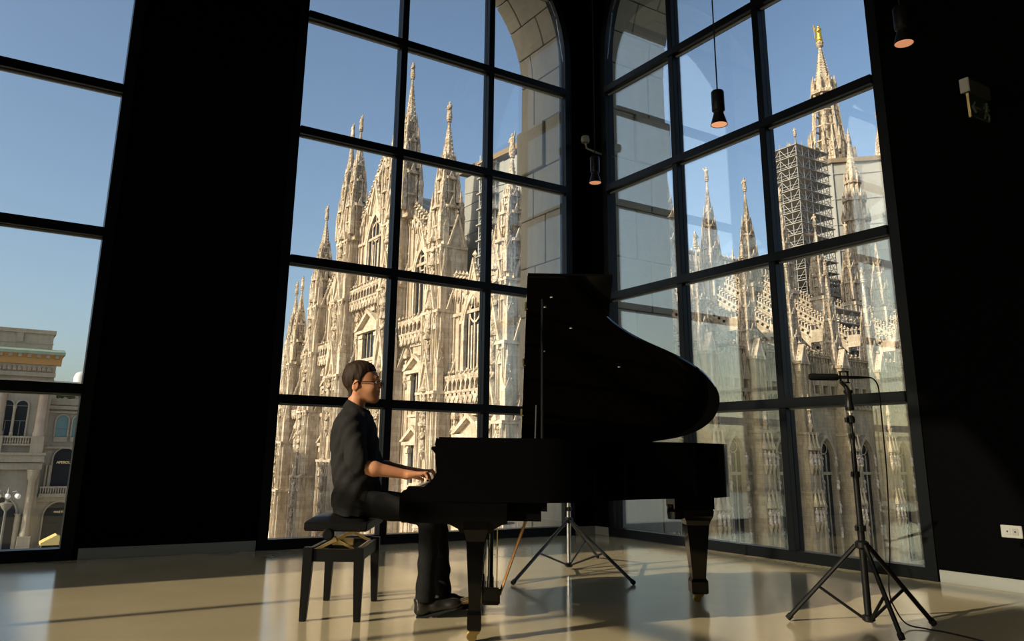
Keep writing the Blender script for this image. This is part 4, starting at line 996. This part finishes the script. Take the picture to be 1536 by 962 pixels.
# ---- tripods
def tripod(name, c, feet, hub_z, col_top, r, m, label, spread_z=.47, brace_f=.55, low_z=.045):
    root = empty(name, (c[0],c[1],0), label, 'stand'); V = lambda p: (p[0]-c[0], p[1]-c[1], p[2] if len(p) > 2 else 0)
    b = MB(); b.tube([(0,0,low_z),(0,0,hub_z+.12)], r*1.25, 12); b.build('column', m, root, smooth=40)
    b = MB(); b.lathe([(r*1.5,hub_z-.02),(r*2.4,hub_z-.01),(r*2.4,hub_z+.02),(r*1.5,hub_z+.03)], 12); b.build('collar', 'black_metal', root, smooth=40)
    b = MB(); b.lathe([(r*1.4,low_z-.01),(r*2.2,low_z),(r*2.2,low_z+.025),(r*1.4,low_z+.03)], 12); b.build('lower_collar', 'black_metal', root, smooth=40)
    for f in feet:
        p = Vector(V(f)); p.z = r*.9; d = Vector((p.x,p.y,0)).normalized(); h = d*r*2.2+Vector((0,0,hub_z))
        b = MB(); b.tube([h, p], r*.85, 8); lg = b.build('leg', 'black_metal', root, smooth=40)
        b = MB(); q = p+(h-p).normalized()*.03; b.tube([q, p], r*1.15, 8); b.build('rubber_foot', 'black_rubber', lg, smooth=40)
        mid = h+(p-h)*brace_f; b = MB(); b.tube([d*r*2+Vector((0,0,low_z+.012)), mid], r*.55, 6); b.build('brace', 'black_metal', root)
    z = hub_z+.1
    for k, (zt, rr) in enumerate(col_top):
        b = MB(); b.tube([(0,0,z),(0,0,zt)], rr, 12); b.build('tube', m, root, smooth=40)
        if k < len(col_top)-1 or True:
            b = MB(); b.lathe([(rr,-.02),(rr*1.7,-.018),(rr*1.7,.014),(rr,.018)], 12, (0,0,z)); b.box(-rr*2.6, -rr, -.008, .008, z-.015, z+.012); b.build('clamp', 'black_metal', root)
        z = zt
    return root
MIC = (-2.19, -5.215)
ms_ = tripod('microphone_stand', MIC, [(-2.435,-4.84),(-1.803,-5.377),(-2.36,-5.52)], .455, [(.865,.0175),(1.09,.0145),(1.19,.010)], .0165, 'black_metal', 'black tripod microphone stand in front of the cathedral flank window')
b = MB(); b.lathe([(.014,1.165),(.024,1.17),(.026,1.20),(.014,1.215)], 12); b.box(-.05,-.012,-.008,.008,1.17,1.2); b.build('clamp', 'black_metal', ms_)
b = MB(); b.tube([(0,0,1.21),(0,0,1.245)], .006, 8); b.build('stud', 'steel', ms_)
b = MB(); b.lathe([(.022,1.243),(.026,1.25),(.026,1.27),(.019,1.30),(.020,1.345),(.026,1.352),(.026,1.368)], 14); b.build('clip_base', 'black_metal', ms_, smooth=40)
dM = FA
b = MB(); b.tube([(0,0,1.36), tuple(Vector((0,0,1.39))-dM*.012), tuple(Vector((0,0,1.42))-dM*.04)], [.015,.013,.012], 8); b.build('swivel', 'black_metal', ms_)
mcu = Vector((-2.205,-5.19,1.449))-Vector((MIC[0],MIC[1],0))
b = MB(); P = mcu+dM*.015
for dz in (-.034, .034): b.boxc((P.x,P.y,P.z+dz), (.045,.045,.008))
for s in (-1, 1): b.bar(tuple(P+dM*s*.023+Vector((0,0,-.036))), tuple(P+dM*s*.023+Vector((0,0,.036))), .009)
b.build('shock_mount', 'black_metal', ms_)
mic = empty('microphone', tuple(Vector((MIC[0],MIC[1],0))+mcu), 'black pencil microphone with long foam windscreen held level on the stand', 'microphone')
mic.matrix_world = frame_m(mic.location, FA, FV)
b = MB(); b.M = Matrix.Rotation(math.pi/2, 4, 'Y'); b.lathe([(.0,-.205),(.017,-.203),(.0215,-.195),(.0215,-.035),(.019,-.024),(.012,-.02)], 18); b.build('windscreen', 'foam', mic, smooth=40)
b = MB(); b.M = Matrix.Rotation(math.pi/2, 4, 'Y'); b.lathe([(.0,-.03),(.0105,-.028),(.0105,.105),(.009,.115),(.007,.15),(.005,.175),(.0,.178)], 14); b.build('body', 'black_metal', mic, smooth=40)
e0 = mic.matrix_world @ Vector((.17,0,0)); 
pts = [e0, e0+FA*.02+Vector((0,0,-.004)), e0+FA*.045+Vector((0,0,-.03)), e0+FA*.055+Vector((0,0,-.09)), e0+FA*.055+FV*.0+Vector((0,0,-.3)), Vector((-1.99,-5.29,.85)), Vector((-2.0,-5.27,.45)), Vector((-2.02,-5.25,.2)), Vector((-2.0,-5.27,.09)), Vector((-1.97,-5.31,.02)), Vector((-1.93,-5.40,.006)), Vector((-1.92,-5.50,.006)), Vector((-1.95,-5.68,.006)), Vector((-2.0,-6.0,.006)), Vector((-1.7,-6.6,.006))]
def catmull(P, n=6):
    out = []; P = [Vector(p) for p in P]; Q = [P[0]]+P+[P[-1]]
    for i in range(1, len(Q)-2):
        for k in range(n):
            t = k/n; a, b_, c, d = Q[i-1], Q[i], Q[i+1], Q[i+2]
            out.append(.5*((2*b_)+(c-a)*t+(2*a-5*b_+4*c-d)*t*t+(3*b_-a-3*c+d)*t**3))
    return out+[P[-1]]
b = MB(); b.tube(catmull(pts), .0045, 6); tag(b.build('microphone_cable', 'black_rubber', smooth=60), 'black cable hanging from the microphone and trailing over the floor', 'cable')
SILV = (-2.28, -2.46)
ss = tripod('light_stand', SILV, [(-3.169,-2.934),(-2.342,-3.358),(-1.55,-1.95)], .40, [(1.05,.016),(1.55,.012)], .0155, 'steel', 'silver tripod stand on the floor behind the grand piano', low_z=.03, brace_f=.55)
# ---- pendant lamps
def pendant(top, bot, r, label):
    c = (Vector(top)+Vector(bot))/2; h = top[2]-bot[2]; root = empty('pendant_lamp', (c.x, c.y, bot[2]), label, 'lamp', 'black pendant spotlights on thin cables')
    b = MB(); b.tube([(0,0,h),(0,0,ZC-bot[2])], .006, 6); b.build('cable', 'black_rubber', root)
    b = MB(); b.lathe([(.0,h),(r*.7,h),(r*.8,h-.01),(r*.8,h*.42),(r*.62,h*.38),(r*.62,h*.33),(r*.8,h*.2),(r*1.05,.0),(r*.98,.002),(r*.7,h*.17),(.0,h*.2)], 20); b.build('housing', 'black_metal', root, smooth=35)
    b = MB(); b.lathe([(r*.97,.004),(r*.85,h*.08),(r*.6,h*.15),(r*.35,h*.175),(r*.36,h*.165),(r*.6,h*.135),(r*.84,h*.07),(r*.95,.002)], 20); b.build('reflector', 'copper_reflector', root, smooth=50)
    b = MB(); b.lathe([(.0,h*.06),(r*.22,h*.065),(r*.3,h*.1),(r*.3,h*.18),(.0,h*.19)], 12); b.build('bulb', 'lamp_glow', root, smooth=50)
pendant((-2.21,-4.33,3.735), (-2.21,-4.33,3.452), .062, 'black pendant spotlight hanging in front of the cathedral flank window')
pendant((-1.69,-2.18,3.986), (-1.69,-2.18,3.70), .062, 'black pendant spotlight hanging in the dark corner between the windows')
pendant((-1.331,-5.35,4.24), (-1.331,-5.35,3.944), .066, 'black pendant spotlight hanging near the exit sign')
sp_ = empty('spotlight', (-.02,-.18,5.35), 'small dark swivel spotlight on the corner wall between the windows', 'lamp')
sp_.location = (-.16,-.16,0)
_dir = Vector((-1.521,-1.814,4.318))-Vector(CAM_POS); _t = (-.25-CAM_POS[0])/_dir.x; sp_.location = Vector(CAM_POS)+_dir*_t
b = MB(); b.lathe([(.0,-.05),(.05,-.045),(.062,0),(.05,.05),(.0,.055)], 14, (0,0,.03)); b.build('head', 'iron_grey', sp_, smooth=50)
b = MB(); b.tube([(0,0,0),(.02,.0,-.09),(.12,-.06,-.14),(.25,-.04,-.14)], .014, 8); b.build('arm', 'iron_grey', sp_, smooth=50)
# ---- emergency exit sign on the right wall
EX = empty('exit_sign', (-.17,-5.265,3.91), 'small emergency exit sign with white end cap on a bracket by the right wall', 'sign')
b = MB(); b.box(-.195, -.18, -.037, .037, -.06, .06); b.build('end_cap', 'plastic_white', EX, bevel=.003)
b = MB(); b.box(-.18, .15, -.034, .034, -.056, .056); b.build('housing', 'sign_housing', EX, bevel=.004)
b = MB(); b.box(-.16, .14, -.006, .006, -.25, -.056); b.build('panel', 'sign_panel', EX)
b = MB(); b.box(-.165,-.155,-.01,.01,-.27,-.06); b.build('panel_edge', 'brass_dull', EX)
b = MB(); b.bar((-.12,-.010,-.17),(0,-.010,-.17), .014); b.bar((-.125,-.010,-.17),(-.08,-.010,-.125), .014); b.bar((-.125,-.010,-.17),(-.08,-.010,-.215), .014); b.build('arrow', 'sign_mark', EX)
b = MB(); b.lathe([(.0,-.012),(.012,0),(.0,.012)], 8, (.10,-.012,-.095)); b.bar((.10,-.010,-.11),(.085,-.010,-.17), .022); b.bar((.085,-.010,-.165),(.125,-.010,-.205), .014); b.bar((.125,-.010,-.205),(.11,-.010,-.25), .012); b.bar((.085,-.010,-.165),(.05,-.010,-.235), .014); b.bar((.1,-.010,-.125),(.14,-.010,-.15), .010); b.bar((.1,-.010,-.125),(.055,-.010,-.14), .010)
b.build('running_figure', 'sign_mark', EX)
b = MB(); b.box(.15, .17, -.02, .02, -.03, .03); b.build('wall_bracket', 'black_metal', EX)
# ---- wall socket
SK = empty('wall_socket', (0,-4.994,.436), 'white double wall socket above the right skirting board', 'socket')
b = MB(); b.box(-.012, 0, -.076, .076, -.045, .045); b.build('plate', 'plastic_white', SK, bevel=.003)
for dy in (-.028, .028):
    b = MB(); b.box(-.015, -.011, dy-.021, dy+.021, -.024, .024); ins = b.build('insert', 'plastic_grey' if dy < 0 else 'plastic_white', SK, bevel=.001)
    b = MB(); b.M = Matrix.Rotation(math.pi/2, 4, 'Y'); b.lathe([(.0,-.0165),(.007,-.0165),(.007,-.014),(.0,-.014)], 10, (0,dy,0)); b.build('hole', 'socket_dark', ins)
# ------------------------------------------------------------------ the pianist (distance fields meshed with surface nets)
class SDF:
    def __init__(s, lo, hi, h):
        s.lo = np.array(lo, float); s.h = h; s.n = np.ceil((np.array(hi)-s.lo)/h).astype(int)+1
        s.F = np.full(s.n, .09); s.ax = [s.lo[i]+h*np.arange(s.n[i]) for i in range(3)]
    def sub(s, lo, hi, m=.05):
        a = np.clip(np.floor((np.array(lo)-m-s.lo)/s.h).astype(int), 0, s.n); b_ = np.clip(np.ceil((np.array(hi)+m-s.lo)/s.h).astype(int)+1, 0, s.n)
        sl = tuple(slice(a[i], b_[i]) for i in range(3))
        return sl, np.ix_(*[s.ax[i][sl[i]] for i in range(3)])
    def mix(s, sl, d, k, op='u'):
        f = s.F[sl]
        if op == 'u':
            h = np.clip(.5+.5*(f-d)/k, 0, 1); s.F[sl] = f*(1-h)+d*h-k*h*(1-h)
        elif op == 's':
            h = np.clip(.5-.5*(f+d)/k, 0, 1); s.F[sl] = f*(1-h)-d*h+k*h*(1-h)
    def cap(s, a, b_, ra, rb, k=.015, op='u'):
        a, b_ = np.array(a, float), np.array(b_, float); r = max(ra, rb)
        sl, (X, Y, Z) = s.sub(np.minimum(a, b_)-r, np.maximum(a, b_)+r); ab = b_-a
        t = np.clip(((X-a[0])*ab[0]+(Y-a[1])*ab[1]+(Z-a[2])*ab[2])/max(ab@ab, 1e-9), 0, 1)
        d = np.sqrt((X-a[0]-t*ab[0])**2+(Y-a[1]-t*ab[1])**2+(Z-a[2]-t*ab[2])**2)-(ra+(rb-ra)*t)
        s.mix(sl, d, k, op)
    def ell(s, c, r, k=.015, op='u', ry=0):
        R_ = max(r); sl, (X, Y, Z) = s.sub(np.array(c)-R_, np.array(c)+R_); x, y, z = X-c[0], Y-c[1], Z-c[2]
        if ry: x, z = x*math.cos(ry)+z*math.sin(ry), -x*math.sin(ry)+z*math.cos(ry)
        k0 = np.sqrt((x/r[0])**2+(y/r[1])**2+(z/r[2])**2); k1 = np.sqrt((x/r[0]**2)**2+(y/r[1]**2)**2+(z/r[2]**2)**2)
        s.mix(sl, k0*(k0-1)/np.maximum(k1, 1e-6), k, op)
    def stack(s, prof, wc, k=.02):
        P = np.array(prof); sl, (X, Y, Z) = s.sub((-1.1, wc-.3, P[0,0]), (-.5, wc+.3, P[-1,0]))
        uc, ru, rw = [np.interp(Z, P[:,0], P[:,j]) for j in (1, 2, 3)]
        d = (np.sqrt(((X-uc)/ru)**2+((Y-wc)/rw)**2)-1)*np.minimum(ru, rw)
        s.mix(sl, np.maximum(d, np.maximum(P[0,0]-Z, Z-P[-1,0])), k)
    def grid(s): return np.ix_(*s.ax)
    def mesh(s, name, m, parent, smooth=True):
        F = s.F; S = F < 0; nx, ny, nz = (np.array(F.shape)-1)
        c = np.zeros((nx, ny, nz), int)
        for dx in (0,1):
            for dy in (0,1):
                for dz in (0,1): c += S[dx:nx+dx, dy:ny+dy, dz:nz+dz]
        act = (c > 0) & (c < 8); idx = -np.ones(act.shape, int); I = np.argwhere(act); idx[act] = np.arange(len(I))
        acc = np.zeros((len(I), 3)); cnt = np.zeros(len(I))
        cs = [(0,0,0),(1,0,0),(0,1,0),(1,1,0),(0,0,1),(1,0,1),(0,1,1),(1,1,1)]
        for a in range(8):
            for b_ in range(a+1, 8):
                A, B = np.array(cs[a]), np.array(cs[b_])
                if abs(A-B).sum() != 1: continue
                fa = F[tuple((I+A).T)]; fb = F[tuple((I+B).T)]; x = (fa < 0) != (fb < 0)
                t = np.where(x, fa/np.where(x, fa-fb, 1), 0); acc += np.where(x[:,None], A+(B-A)*t[:,None], 0); cnt += x
        V = s.lo+s.h*(I+acc/cnt[:,None]); faces = []
        for ax in range(3):
            o1, o2 = [(1,2),(2,0),(0,1)][ax]
            sh = list(F.shape); d = [slice(None)]*3; e = [slice(None)]*3; d[ax] = slice(0, -1); e[ax] = slice(1, None)
            X = S[tuple(d)] != S[tuple(e)]; E = np.argwhere(X)
            E = E[(E[:,o1] > 0) & (E[:,o2] > 0) & (E[:,o1] < F.shape[o1]-1) & (E[:,o2] < F.shape[o2]-1)]
            u = np.zeros(3, int); u[o1] = 1; w = np.zeros(3, int); w[o2] = 1
            q = np.stack([idx[tuple((E-u-w).T)], idx[tuple((E-w).T)], idx[tuple(E.T)], idx[tuple((E-u).T)]], 1)
            flip = ~S[tuple(E.T)]; q[flip] = q[flip][:, ::-1]; faces.append(q)
        Q = np.concatenate(faces); Q = Q[(Q >= 0).all(1)]
        # light Laplacian relax
        for _ in range(2):
            sm = np.zeros_like(V); n_ = np.zeros(len(V))
            for a, b_ in ((0,1),(1,2),(2,3),(3,0)):
                np.add.at(sm, Q[:,a], V[Q[:,b_]]); np.add.at(n_, Q[:,a], 1); np.add.at(sm, Q[:,b_], V[Q[:,a]]); np.add.at(n_, Q[:,b_], 1)
            V = V*.55+.45*sm/np.maximum(n_, 1)[:,None]
        me = bpy.data.meshes.new(name); me.from_pydata(V.tolist(), [], Q.tolist()); me.update()
        me.polygons.foreach_set('use_smooth', [True]*len(me.polygons)); me.materials.append(MATS[m])
        return link(name, me, parent)
mat('skin', (.56,.265,.14), .48, spec=.35, noise=(14, (.50,.215,.11), 4), bump=(220, .08, .001))
mat('hair', (.016,.008,.004), .6, spec=.2, noise=(40, (.034,.018,.009), 3, (1,1,.25)), bump=(260, .6, .004))
mat('shirt_black', (.016,.0155,.0155), .85, spec=.15, bump=(45, .35, .006))
mat('trouser_black', (.009,.009,.0095), .85, spec=.12, bump=(30, .3, .006))
mat('shoe_leather', (.012,.011,.009), .3, spec=.5)
mat('eye_white', (.7,.68,.64), .2); mat('iris', (.03,.018,.01), .15)
mat('glasses_frame', (.02,.008,.008), .25)
glass_mat('lens', .06, .5, (.96,.93,.93))
WC = .66
PERSON = empty('person', mw=FMX(), label='young pianist in black shirt and glasses seated at the piano, hands on the keys', cat='person')
# --- body: head, neck, inner torso, arms, hands in one surface
B = SDF((-1.0,.28,.70), (-.22,1.06,1.58), .0048)
def skull(G):
    G.ell((-.787,WC,1.430), (.104,.076,.098), .02)
    G.ell((-.735,WC,1.395), (.075,.062,.098), .03)
    G.ell((-.722,WC,1.342), (.066,.056,.064), .03)
skull(B)
B.ell((-.696,WC,1.320), (.040,.036,.048), .02)
for s in (-1, 1):
    B.cap((-.778,WC+s*.052,1.340), (-.690,WC+s*.020,1.290), .024, .020, .022)
    B.ell((-.700,WC+s*.034,1.360), (.030,.022,.026), .02)
B.ell((-.676,WC,1.288), (.022,.022,.021), .018)
B.cap((-.672,WC-.022,1.424), (-.672,WC+.022,1.424), .0105, .0105, .025)
B.cap((-.661,WC,1.410), (-.637,WC,1.374), .008, .0105, .014)
for s in (-1, 1): B.ell((-.644,WC+s*.009,1.368), (.010,.008,.008), .008)
B.cap((-.6535,WC-.013,1.3405), (-.6535,WC+.013,1.3405), .0068, .0068, .006)
B.cap((-.6550,WC-.011,1.3235), (-.6550,WC+.011,1.3235), .0074, .0074, .006)
B.ell((-.645,WC,1.332), (.011,.024,.0036), .003, 's')
B.ell((-.642,WC,1.307), (.014,.024,.0065), .008, 's')
for s in (-1, 1):
    B.ell((-.656,WC+s*.030,1.398), (.012,.016,.010), .012, 's')
    B.ell((-.797,WC+s*.077,1.368), (.022,.010,.034), .008, ry=-.25)
    B.ell((-.792,WC+s*.088,1.371), (.012,.006,.020), .006, 's', ry=-.25)
B.cap((-.808,WC,1.19), (-.790,WC,1.33), .058, .055, .02)
B.cap((-.76,WC,1.325), (-.715,WC,1.303), .040, .026, .03)
B.cap((-.79,WC,1.14), (-.775,WC,.80), .085, .08, .05)
B.cap((-.79,WC-.16,1.12), (-.79,WC+.16,1.12), .05, .05, .05)
ARMS = {}
for s, sh, el, wr in ((-1, (-.795,WC-.185,1.11), (-.722,.415,.872), (-.432,.462,.824)), (1, (-.795,WC+.185,1.11), (-.70,.915,.868), (-.425,.835,.832))):
    ARMS[s] = (sh, el, wr); sh, el, wr = map(np.array, (sh, el, wr))
    B.cap(sh, el, .045, .040, .03)
    md = el+(wr-el)*.32; B.cap(el, md, .041, .043, .02); B.cap(md, wr, .043, .0265, .02)
    hd = np.array((1.0, .10*(-s), -.05)); kn = wr+np.array((.088,.012*(-s),.006)); side = np.array((0,1.0,0))
    B.cap(wr, wr+np.array((.03,0,.0)), .026, .024, .015)
    for j in range(4):                                   # palm as four metacarpals
        off = (j-1.5)*.0195; B.cap(wr+np.array((.015,off*.5,.0)), kn+side*off, .0185, .0125, .012)
    for j in range(4):                                   # pinky .. index counted from the outer side
        off = (j-1.5)*.0205*(1 if s < 0 else -1); L = (.78,.95,1.0,.92)[j]
        k0 = kn+side*off+np.array((.0,0,.002*(1.5-abs(j-1.5)))); k1 = k0+np.array((.036*L,.001*off,.004)); k2 = k1+np.array((.016*L,0,-.024*L)); k3 = k2+np.array((.004,0,-.018*L))
        B.cap(k0, k1, .0112, .0096, .005); B.cap(k1, k2, .0096, .0086, .004); B.cap(k2, k3, .0086, .0074, .004)
    ts = 1 if s < 0 else -1                               # thumb leaves the inner side of the palm
    t0 = wr+np.array((.030,ts*.022,-.006)); t1 = t0+np.array((.034,ts*.026,-.012)); t2 = t1+np.array((.034,ts*.008,-.014))
    B.cap(t0, t1, .0150, .0118, .010); B.cap(t1, t2, .0112, .0085, .005)
B.mesh('body', 'skin', PERSON)
# --- hair
Hh = SDF((-.94,.54,1.22), (-.62,.78,1.58), .0045)
skull(Hh)
Hh.cap((-.808,WC,1.19), (-.790,WC,1.33), .058, .055, .02)
X, Y, Z = Hh.grid()
hl = np.interp(X, (-.93,-.90,-.86,-.84,-.824,-.814,-.810,-.786,-.779,-.766,-.756,-.73,-.69,-.66), (1.325,1.32,1.298,1.296,1.308,1.36,1.405,1.405,1.375,1.375,1.42,1.455,1.470,1.478))
thick = .0025+.0075*np.clip((Z-hl)/.05, 0, 1)+.006*np.clip((Z-1.46)/.05, 0, 1)
Hh.F = np.maximum(Hh.F-thick+.0014*np.sin(170*X+40*Z)*np.sin(150*Y+30*X), (hl-Z)*.8)
Hh.mesh('hair', 'hair', PERSON)
# --- shirt
S_ = SDF((-1.02,.26,.53), (-.52,1.08,1.31), .006)
S_.stack([(.575,-.75,.148,.188),(.62,-.752,.158,.192),(.70,-.762,.150,.182),(.80,-.775,.146,.172),(.90,-.783,.152,.172),(1.0,-.795,.153,.182),(1.08,-.80,.146,.192),(1.14,-.802,.130,.185),(1.19,-.80,.105,.145),(1.225,-.797,.084,.098),(1.245,-.793,.076,.080)], WC)
for s in (-1, 1):
    sh, el, wr = map(np.array, ARMS[s]); cu = sh+(el-sh)*.93
    S_.cap(sh+np.array((0,-s*.02,.005)), cu, .074, .066, .035); S_.cap(sh+(el-sh)*.80, cu, .069, .068, .006)
    dr = (wr-el)/np.linalg.norm(wr-el); S_.cap(cu, el+dr*.012, .062, .056, .02)
X, Y, Z = S_.grid()
S_.F = S_.F+.0045*np.sin(34*(Z+.7*X)+3*np.sin(9*Y))*np.clip((1.12-Z)*4, 0, 1)+.003*np.sin(70*(Z*.6-X)+2*np.sin(23*Y+8*Z))
rdg = lambda ph: (1-np.abs(np.sin(ph)))**2.5
S_.F = S_.F-.007*rdg(11*(Z+.75*X)+1.6*np.sin(7*Y+3*Z))*np.clip((.98-Z)*5, 0, 1)-.005*rdg(16*(Z-.9*X)+2.2*np.sin(9*Y))*np.clip(1.3-np.abs(Z-1.0)*7, 0, 1)
S_.F = np.maximum(S_.F, (Z-(1.236-.45*(X+.80)))*.9)
# open the cuffs and the neck
for s in (-1, 1):
    sh, el, wr = map(np.array, ARMS[s]); dr = (wr-el)/np.linalg.norm(wr-el); S_.cap(el+dr*.03, el+dr*.16, .046, .042, .004, 's')
S_.cap((-.79,WC,1.215), (-.775,WC,1.34), .058, .062, .004, 's')
shirt = S_.mesh('shirt', 'shirt_black', PERSON)
b = MB(); rings = []                                                    # turned-down collar, open at the front
for i in range(49):
    th = .20+(2*math.pi-.40)*i/48; c, sn = math.cos(th), math.sin(th); fr_ = math.exp(-(min(th, 2*math.pi-th)/.62)**2)
    zt = 1.252-.036*c; rt_, rb_ = .064, .096+.014*fr_; zb = zt-.046-.034*fr_
    ct, cb_ = -.782, -.788
    P = lambda cc, r, z: (cc+r*1.02*c, WC+r*sn, z)
    rings.append([P(ct,rt_,zt-.004), P(ct,rt_+.004,zt), P(ct,rt_+.009,zt-.003), P(cb_,rb_,zb), P(cb_,rb_-.004,zb), P(ct,rt_+.001,zt-.012)])
b.loft(rings); b.build('collar', 'shirt_black', shirt, smooth=60)
for k, z in enumerate((1.17, 1.10, 1.02, .94)):
    u = np.interp(z, (.90,1.0,1.08,1.14,1.19), (-.631,-.642,-.654,-.672,-.695)); b = MB(); b.M = Matrix.Rotation(math.pi/2, 4, 'Y'); b.lathe([(.0,u),(.0055,u),(.0055,u+.004),(.0,u+.004)], 10, (-z,WC,0)); b.build('button', 'ebony_satin', shirt)
# --- trousers
T = SDF((-.96,.36,.06), (-.12,.98,.76), .0062)
T.ell((-.755,WC,.645), (.150,.186,.082), .03)
LEGS = {-1: ((-.70,WC-.085,.648), (-.285,.545,.592), (-.300,.545,.115)), 1: ((-.70,WC+.085,.648), (-.26,.80,.590), (-.215,.81,.115))}
for s, (hp, kn, an) in LEGS.items():
    T.cap(hp, kn, .088, .066, .035); T.cap(kn, an, .066, .052, .02)
    T.cap((an[0]-.004,an[1],.15), an, .054, .058, .012)
X, Y, Z = T.grid()
T.F = T.F+.004*np.sin(44*(X+.8*Z)+3*np.sin(14*Y))*np.clip(1.2-np.abs(Z-.6)*4, .25, 1)+.0025*np.sin(60*Z+20*X)
rdg = lambda ph: (1-np.abs(np.sin(ph)))**2.5
T.F = T.F-.006*rdg(15*(X+.5*Z)+2*np.sin(11*Y+5*Z))*np.clip((Z-.5)*8, 0, 1)-.005*rdg(13*(Z+.6*X)+1.5*np.sin(17*Y))*np.clip((.45-Z)*4, 0, 1)
T.F = np.maximum(T.F, .085-Z)
T.mesh('trousers', 'trouser_black', PERSON)
# --- shoes
def shoe(ax, ay, rz, tilt):
    S = SDF((-.09,-.07,-.02), (.25,.07,.14), .0042)
    S.ell((-.02,0,.045), (.050,.034,.040), .02); S.cap((-.015,0,.05), (.06,0,.055), .036, .034, .02); S.cap((.06,0,.042), (.165,-.004,.030), .038, .034, .02); S.ell((.165,-.005,.03), (.055,.040,.027), .02)
    S.cap((-.02,0,.07), (-.018,0,.115), .040, .042, .015)
    X, Y, Z = S.grid(); S.F = np.maximum(S.F, np.maximum(.006-Z, Z-.115))
    o = S.mesh('shoe', 'shoe_leather', PERSON)
    o.matrix_local = Matrix.Translation((ax,ay,.004)) @ Matrix.Rotation(rz, 4, 'Z') @ Matrix.Rotation(-tilt, 4, 'Y')
    b = MB(); out = [(-.072,-.022),(-.06,-.036),(-.02,-.036),(.05,-.038),(.12,-.043),(.18,-.043),(.215,-.028),(.224,-.004),(.215,.02),(.18,.036),(.12,.04),(.05,.036),(-.02,.036),(-.06,.034),(-.072,.022)]
    b.prism(out, 0, .012, axis=2); b.build('sole', 'black_rubber', o, bevel=.002)
    b = MB(); b.box(-.072, .0, -.034, .034, -.008, .002); b.build('heel', 'black_rubber', o)
    for k in range(4): b = MB(); x = .045+.022*k; z = .094-.012*k; b.tube([(x,-.022,z-.006),(x+.004,0,z),(x,.022,z-.006)], .0025, 5); b.build('lace', 'black_rubber', o)
    return o
shoe(-.285, .545, .08, .24); shoe(-.205, .815, -.05, .02)
# --- spectacles, eyes, brows
gl = MB(); 
for s in (-1, 1):
    c = Vector((-.632, WC+s*.033, 1.392)); ring = [(c.x-.010*abs(math.cos(a)), c.y+.027*math.cos(a), c.z+.021*math.sin(a)) for a in [2*math.pi*k/20 for k in range(21)]]
    gl.tube(ring, .0022, 6, cap=False)
    gl.tube([(-.640,WC+s*.060,1.398),(-.70,WC+s*.072,1.397),(-.785,WC+s*.083,1.396),(-.81,WC+s*.084,1.378)], .0024, 6)
gl.tube([(-.632,WC-.008,1.396),(-.628,WC,1.399),(-.632,WC+.008,1.396)], .002, 6)
sp = gl.build('spectacles', 'glasses_frame', PERSON, smooth=60)
for s in (-1, 1):
    b = MB(); c = (-.634, WC+s*.033, 1.392); b.prism([(c[1]+.025*math.cos(a), c[2]+.019*math.sin(a)) for a in [2*math.pi*k/18 for k in range(18)]], c[0], c[0]+.0015, axis=0); b.build('lens', 'lens', sp)
    b = MB(); b.lathe([(.0,-.012),(.008,-.009),(.012,0),(.008,.009),(.0,.012)], 12, (-.6735,WC+s*.030,1.398)); e = b.build('eye', 'eye_white', PERSON, smooth=80)
    b = MB(); b.lathe([(.0,-.005),(.004,-.003),(.005,0),(.004,.003),(.0,.005)], 10, (-.6650,WC+s*.030,1.397)); b.build('iris', 'iris', e, smooth=80)
    b = MB(); b.tube([(-.659,WC+s*.014,1.427),(-.660,WC+s*.028,1.432),(-.670,WC+s*.044,1.428)], [.002,.003,.0018], 6); b.build('eyebrow', 'hair', PERSON, smooth=80)
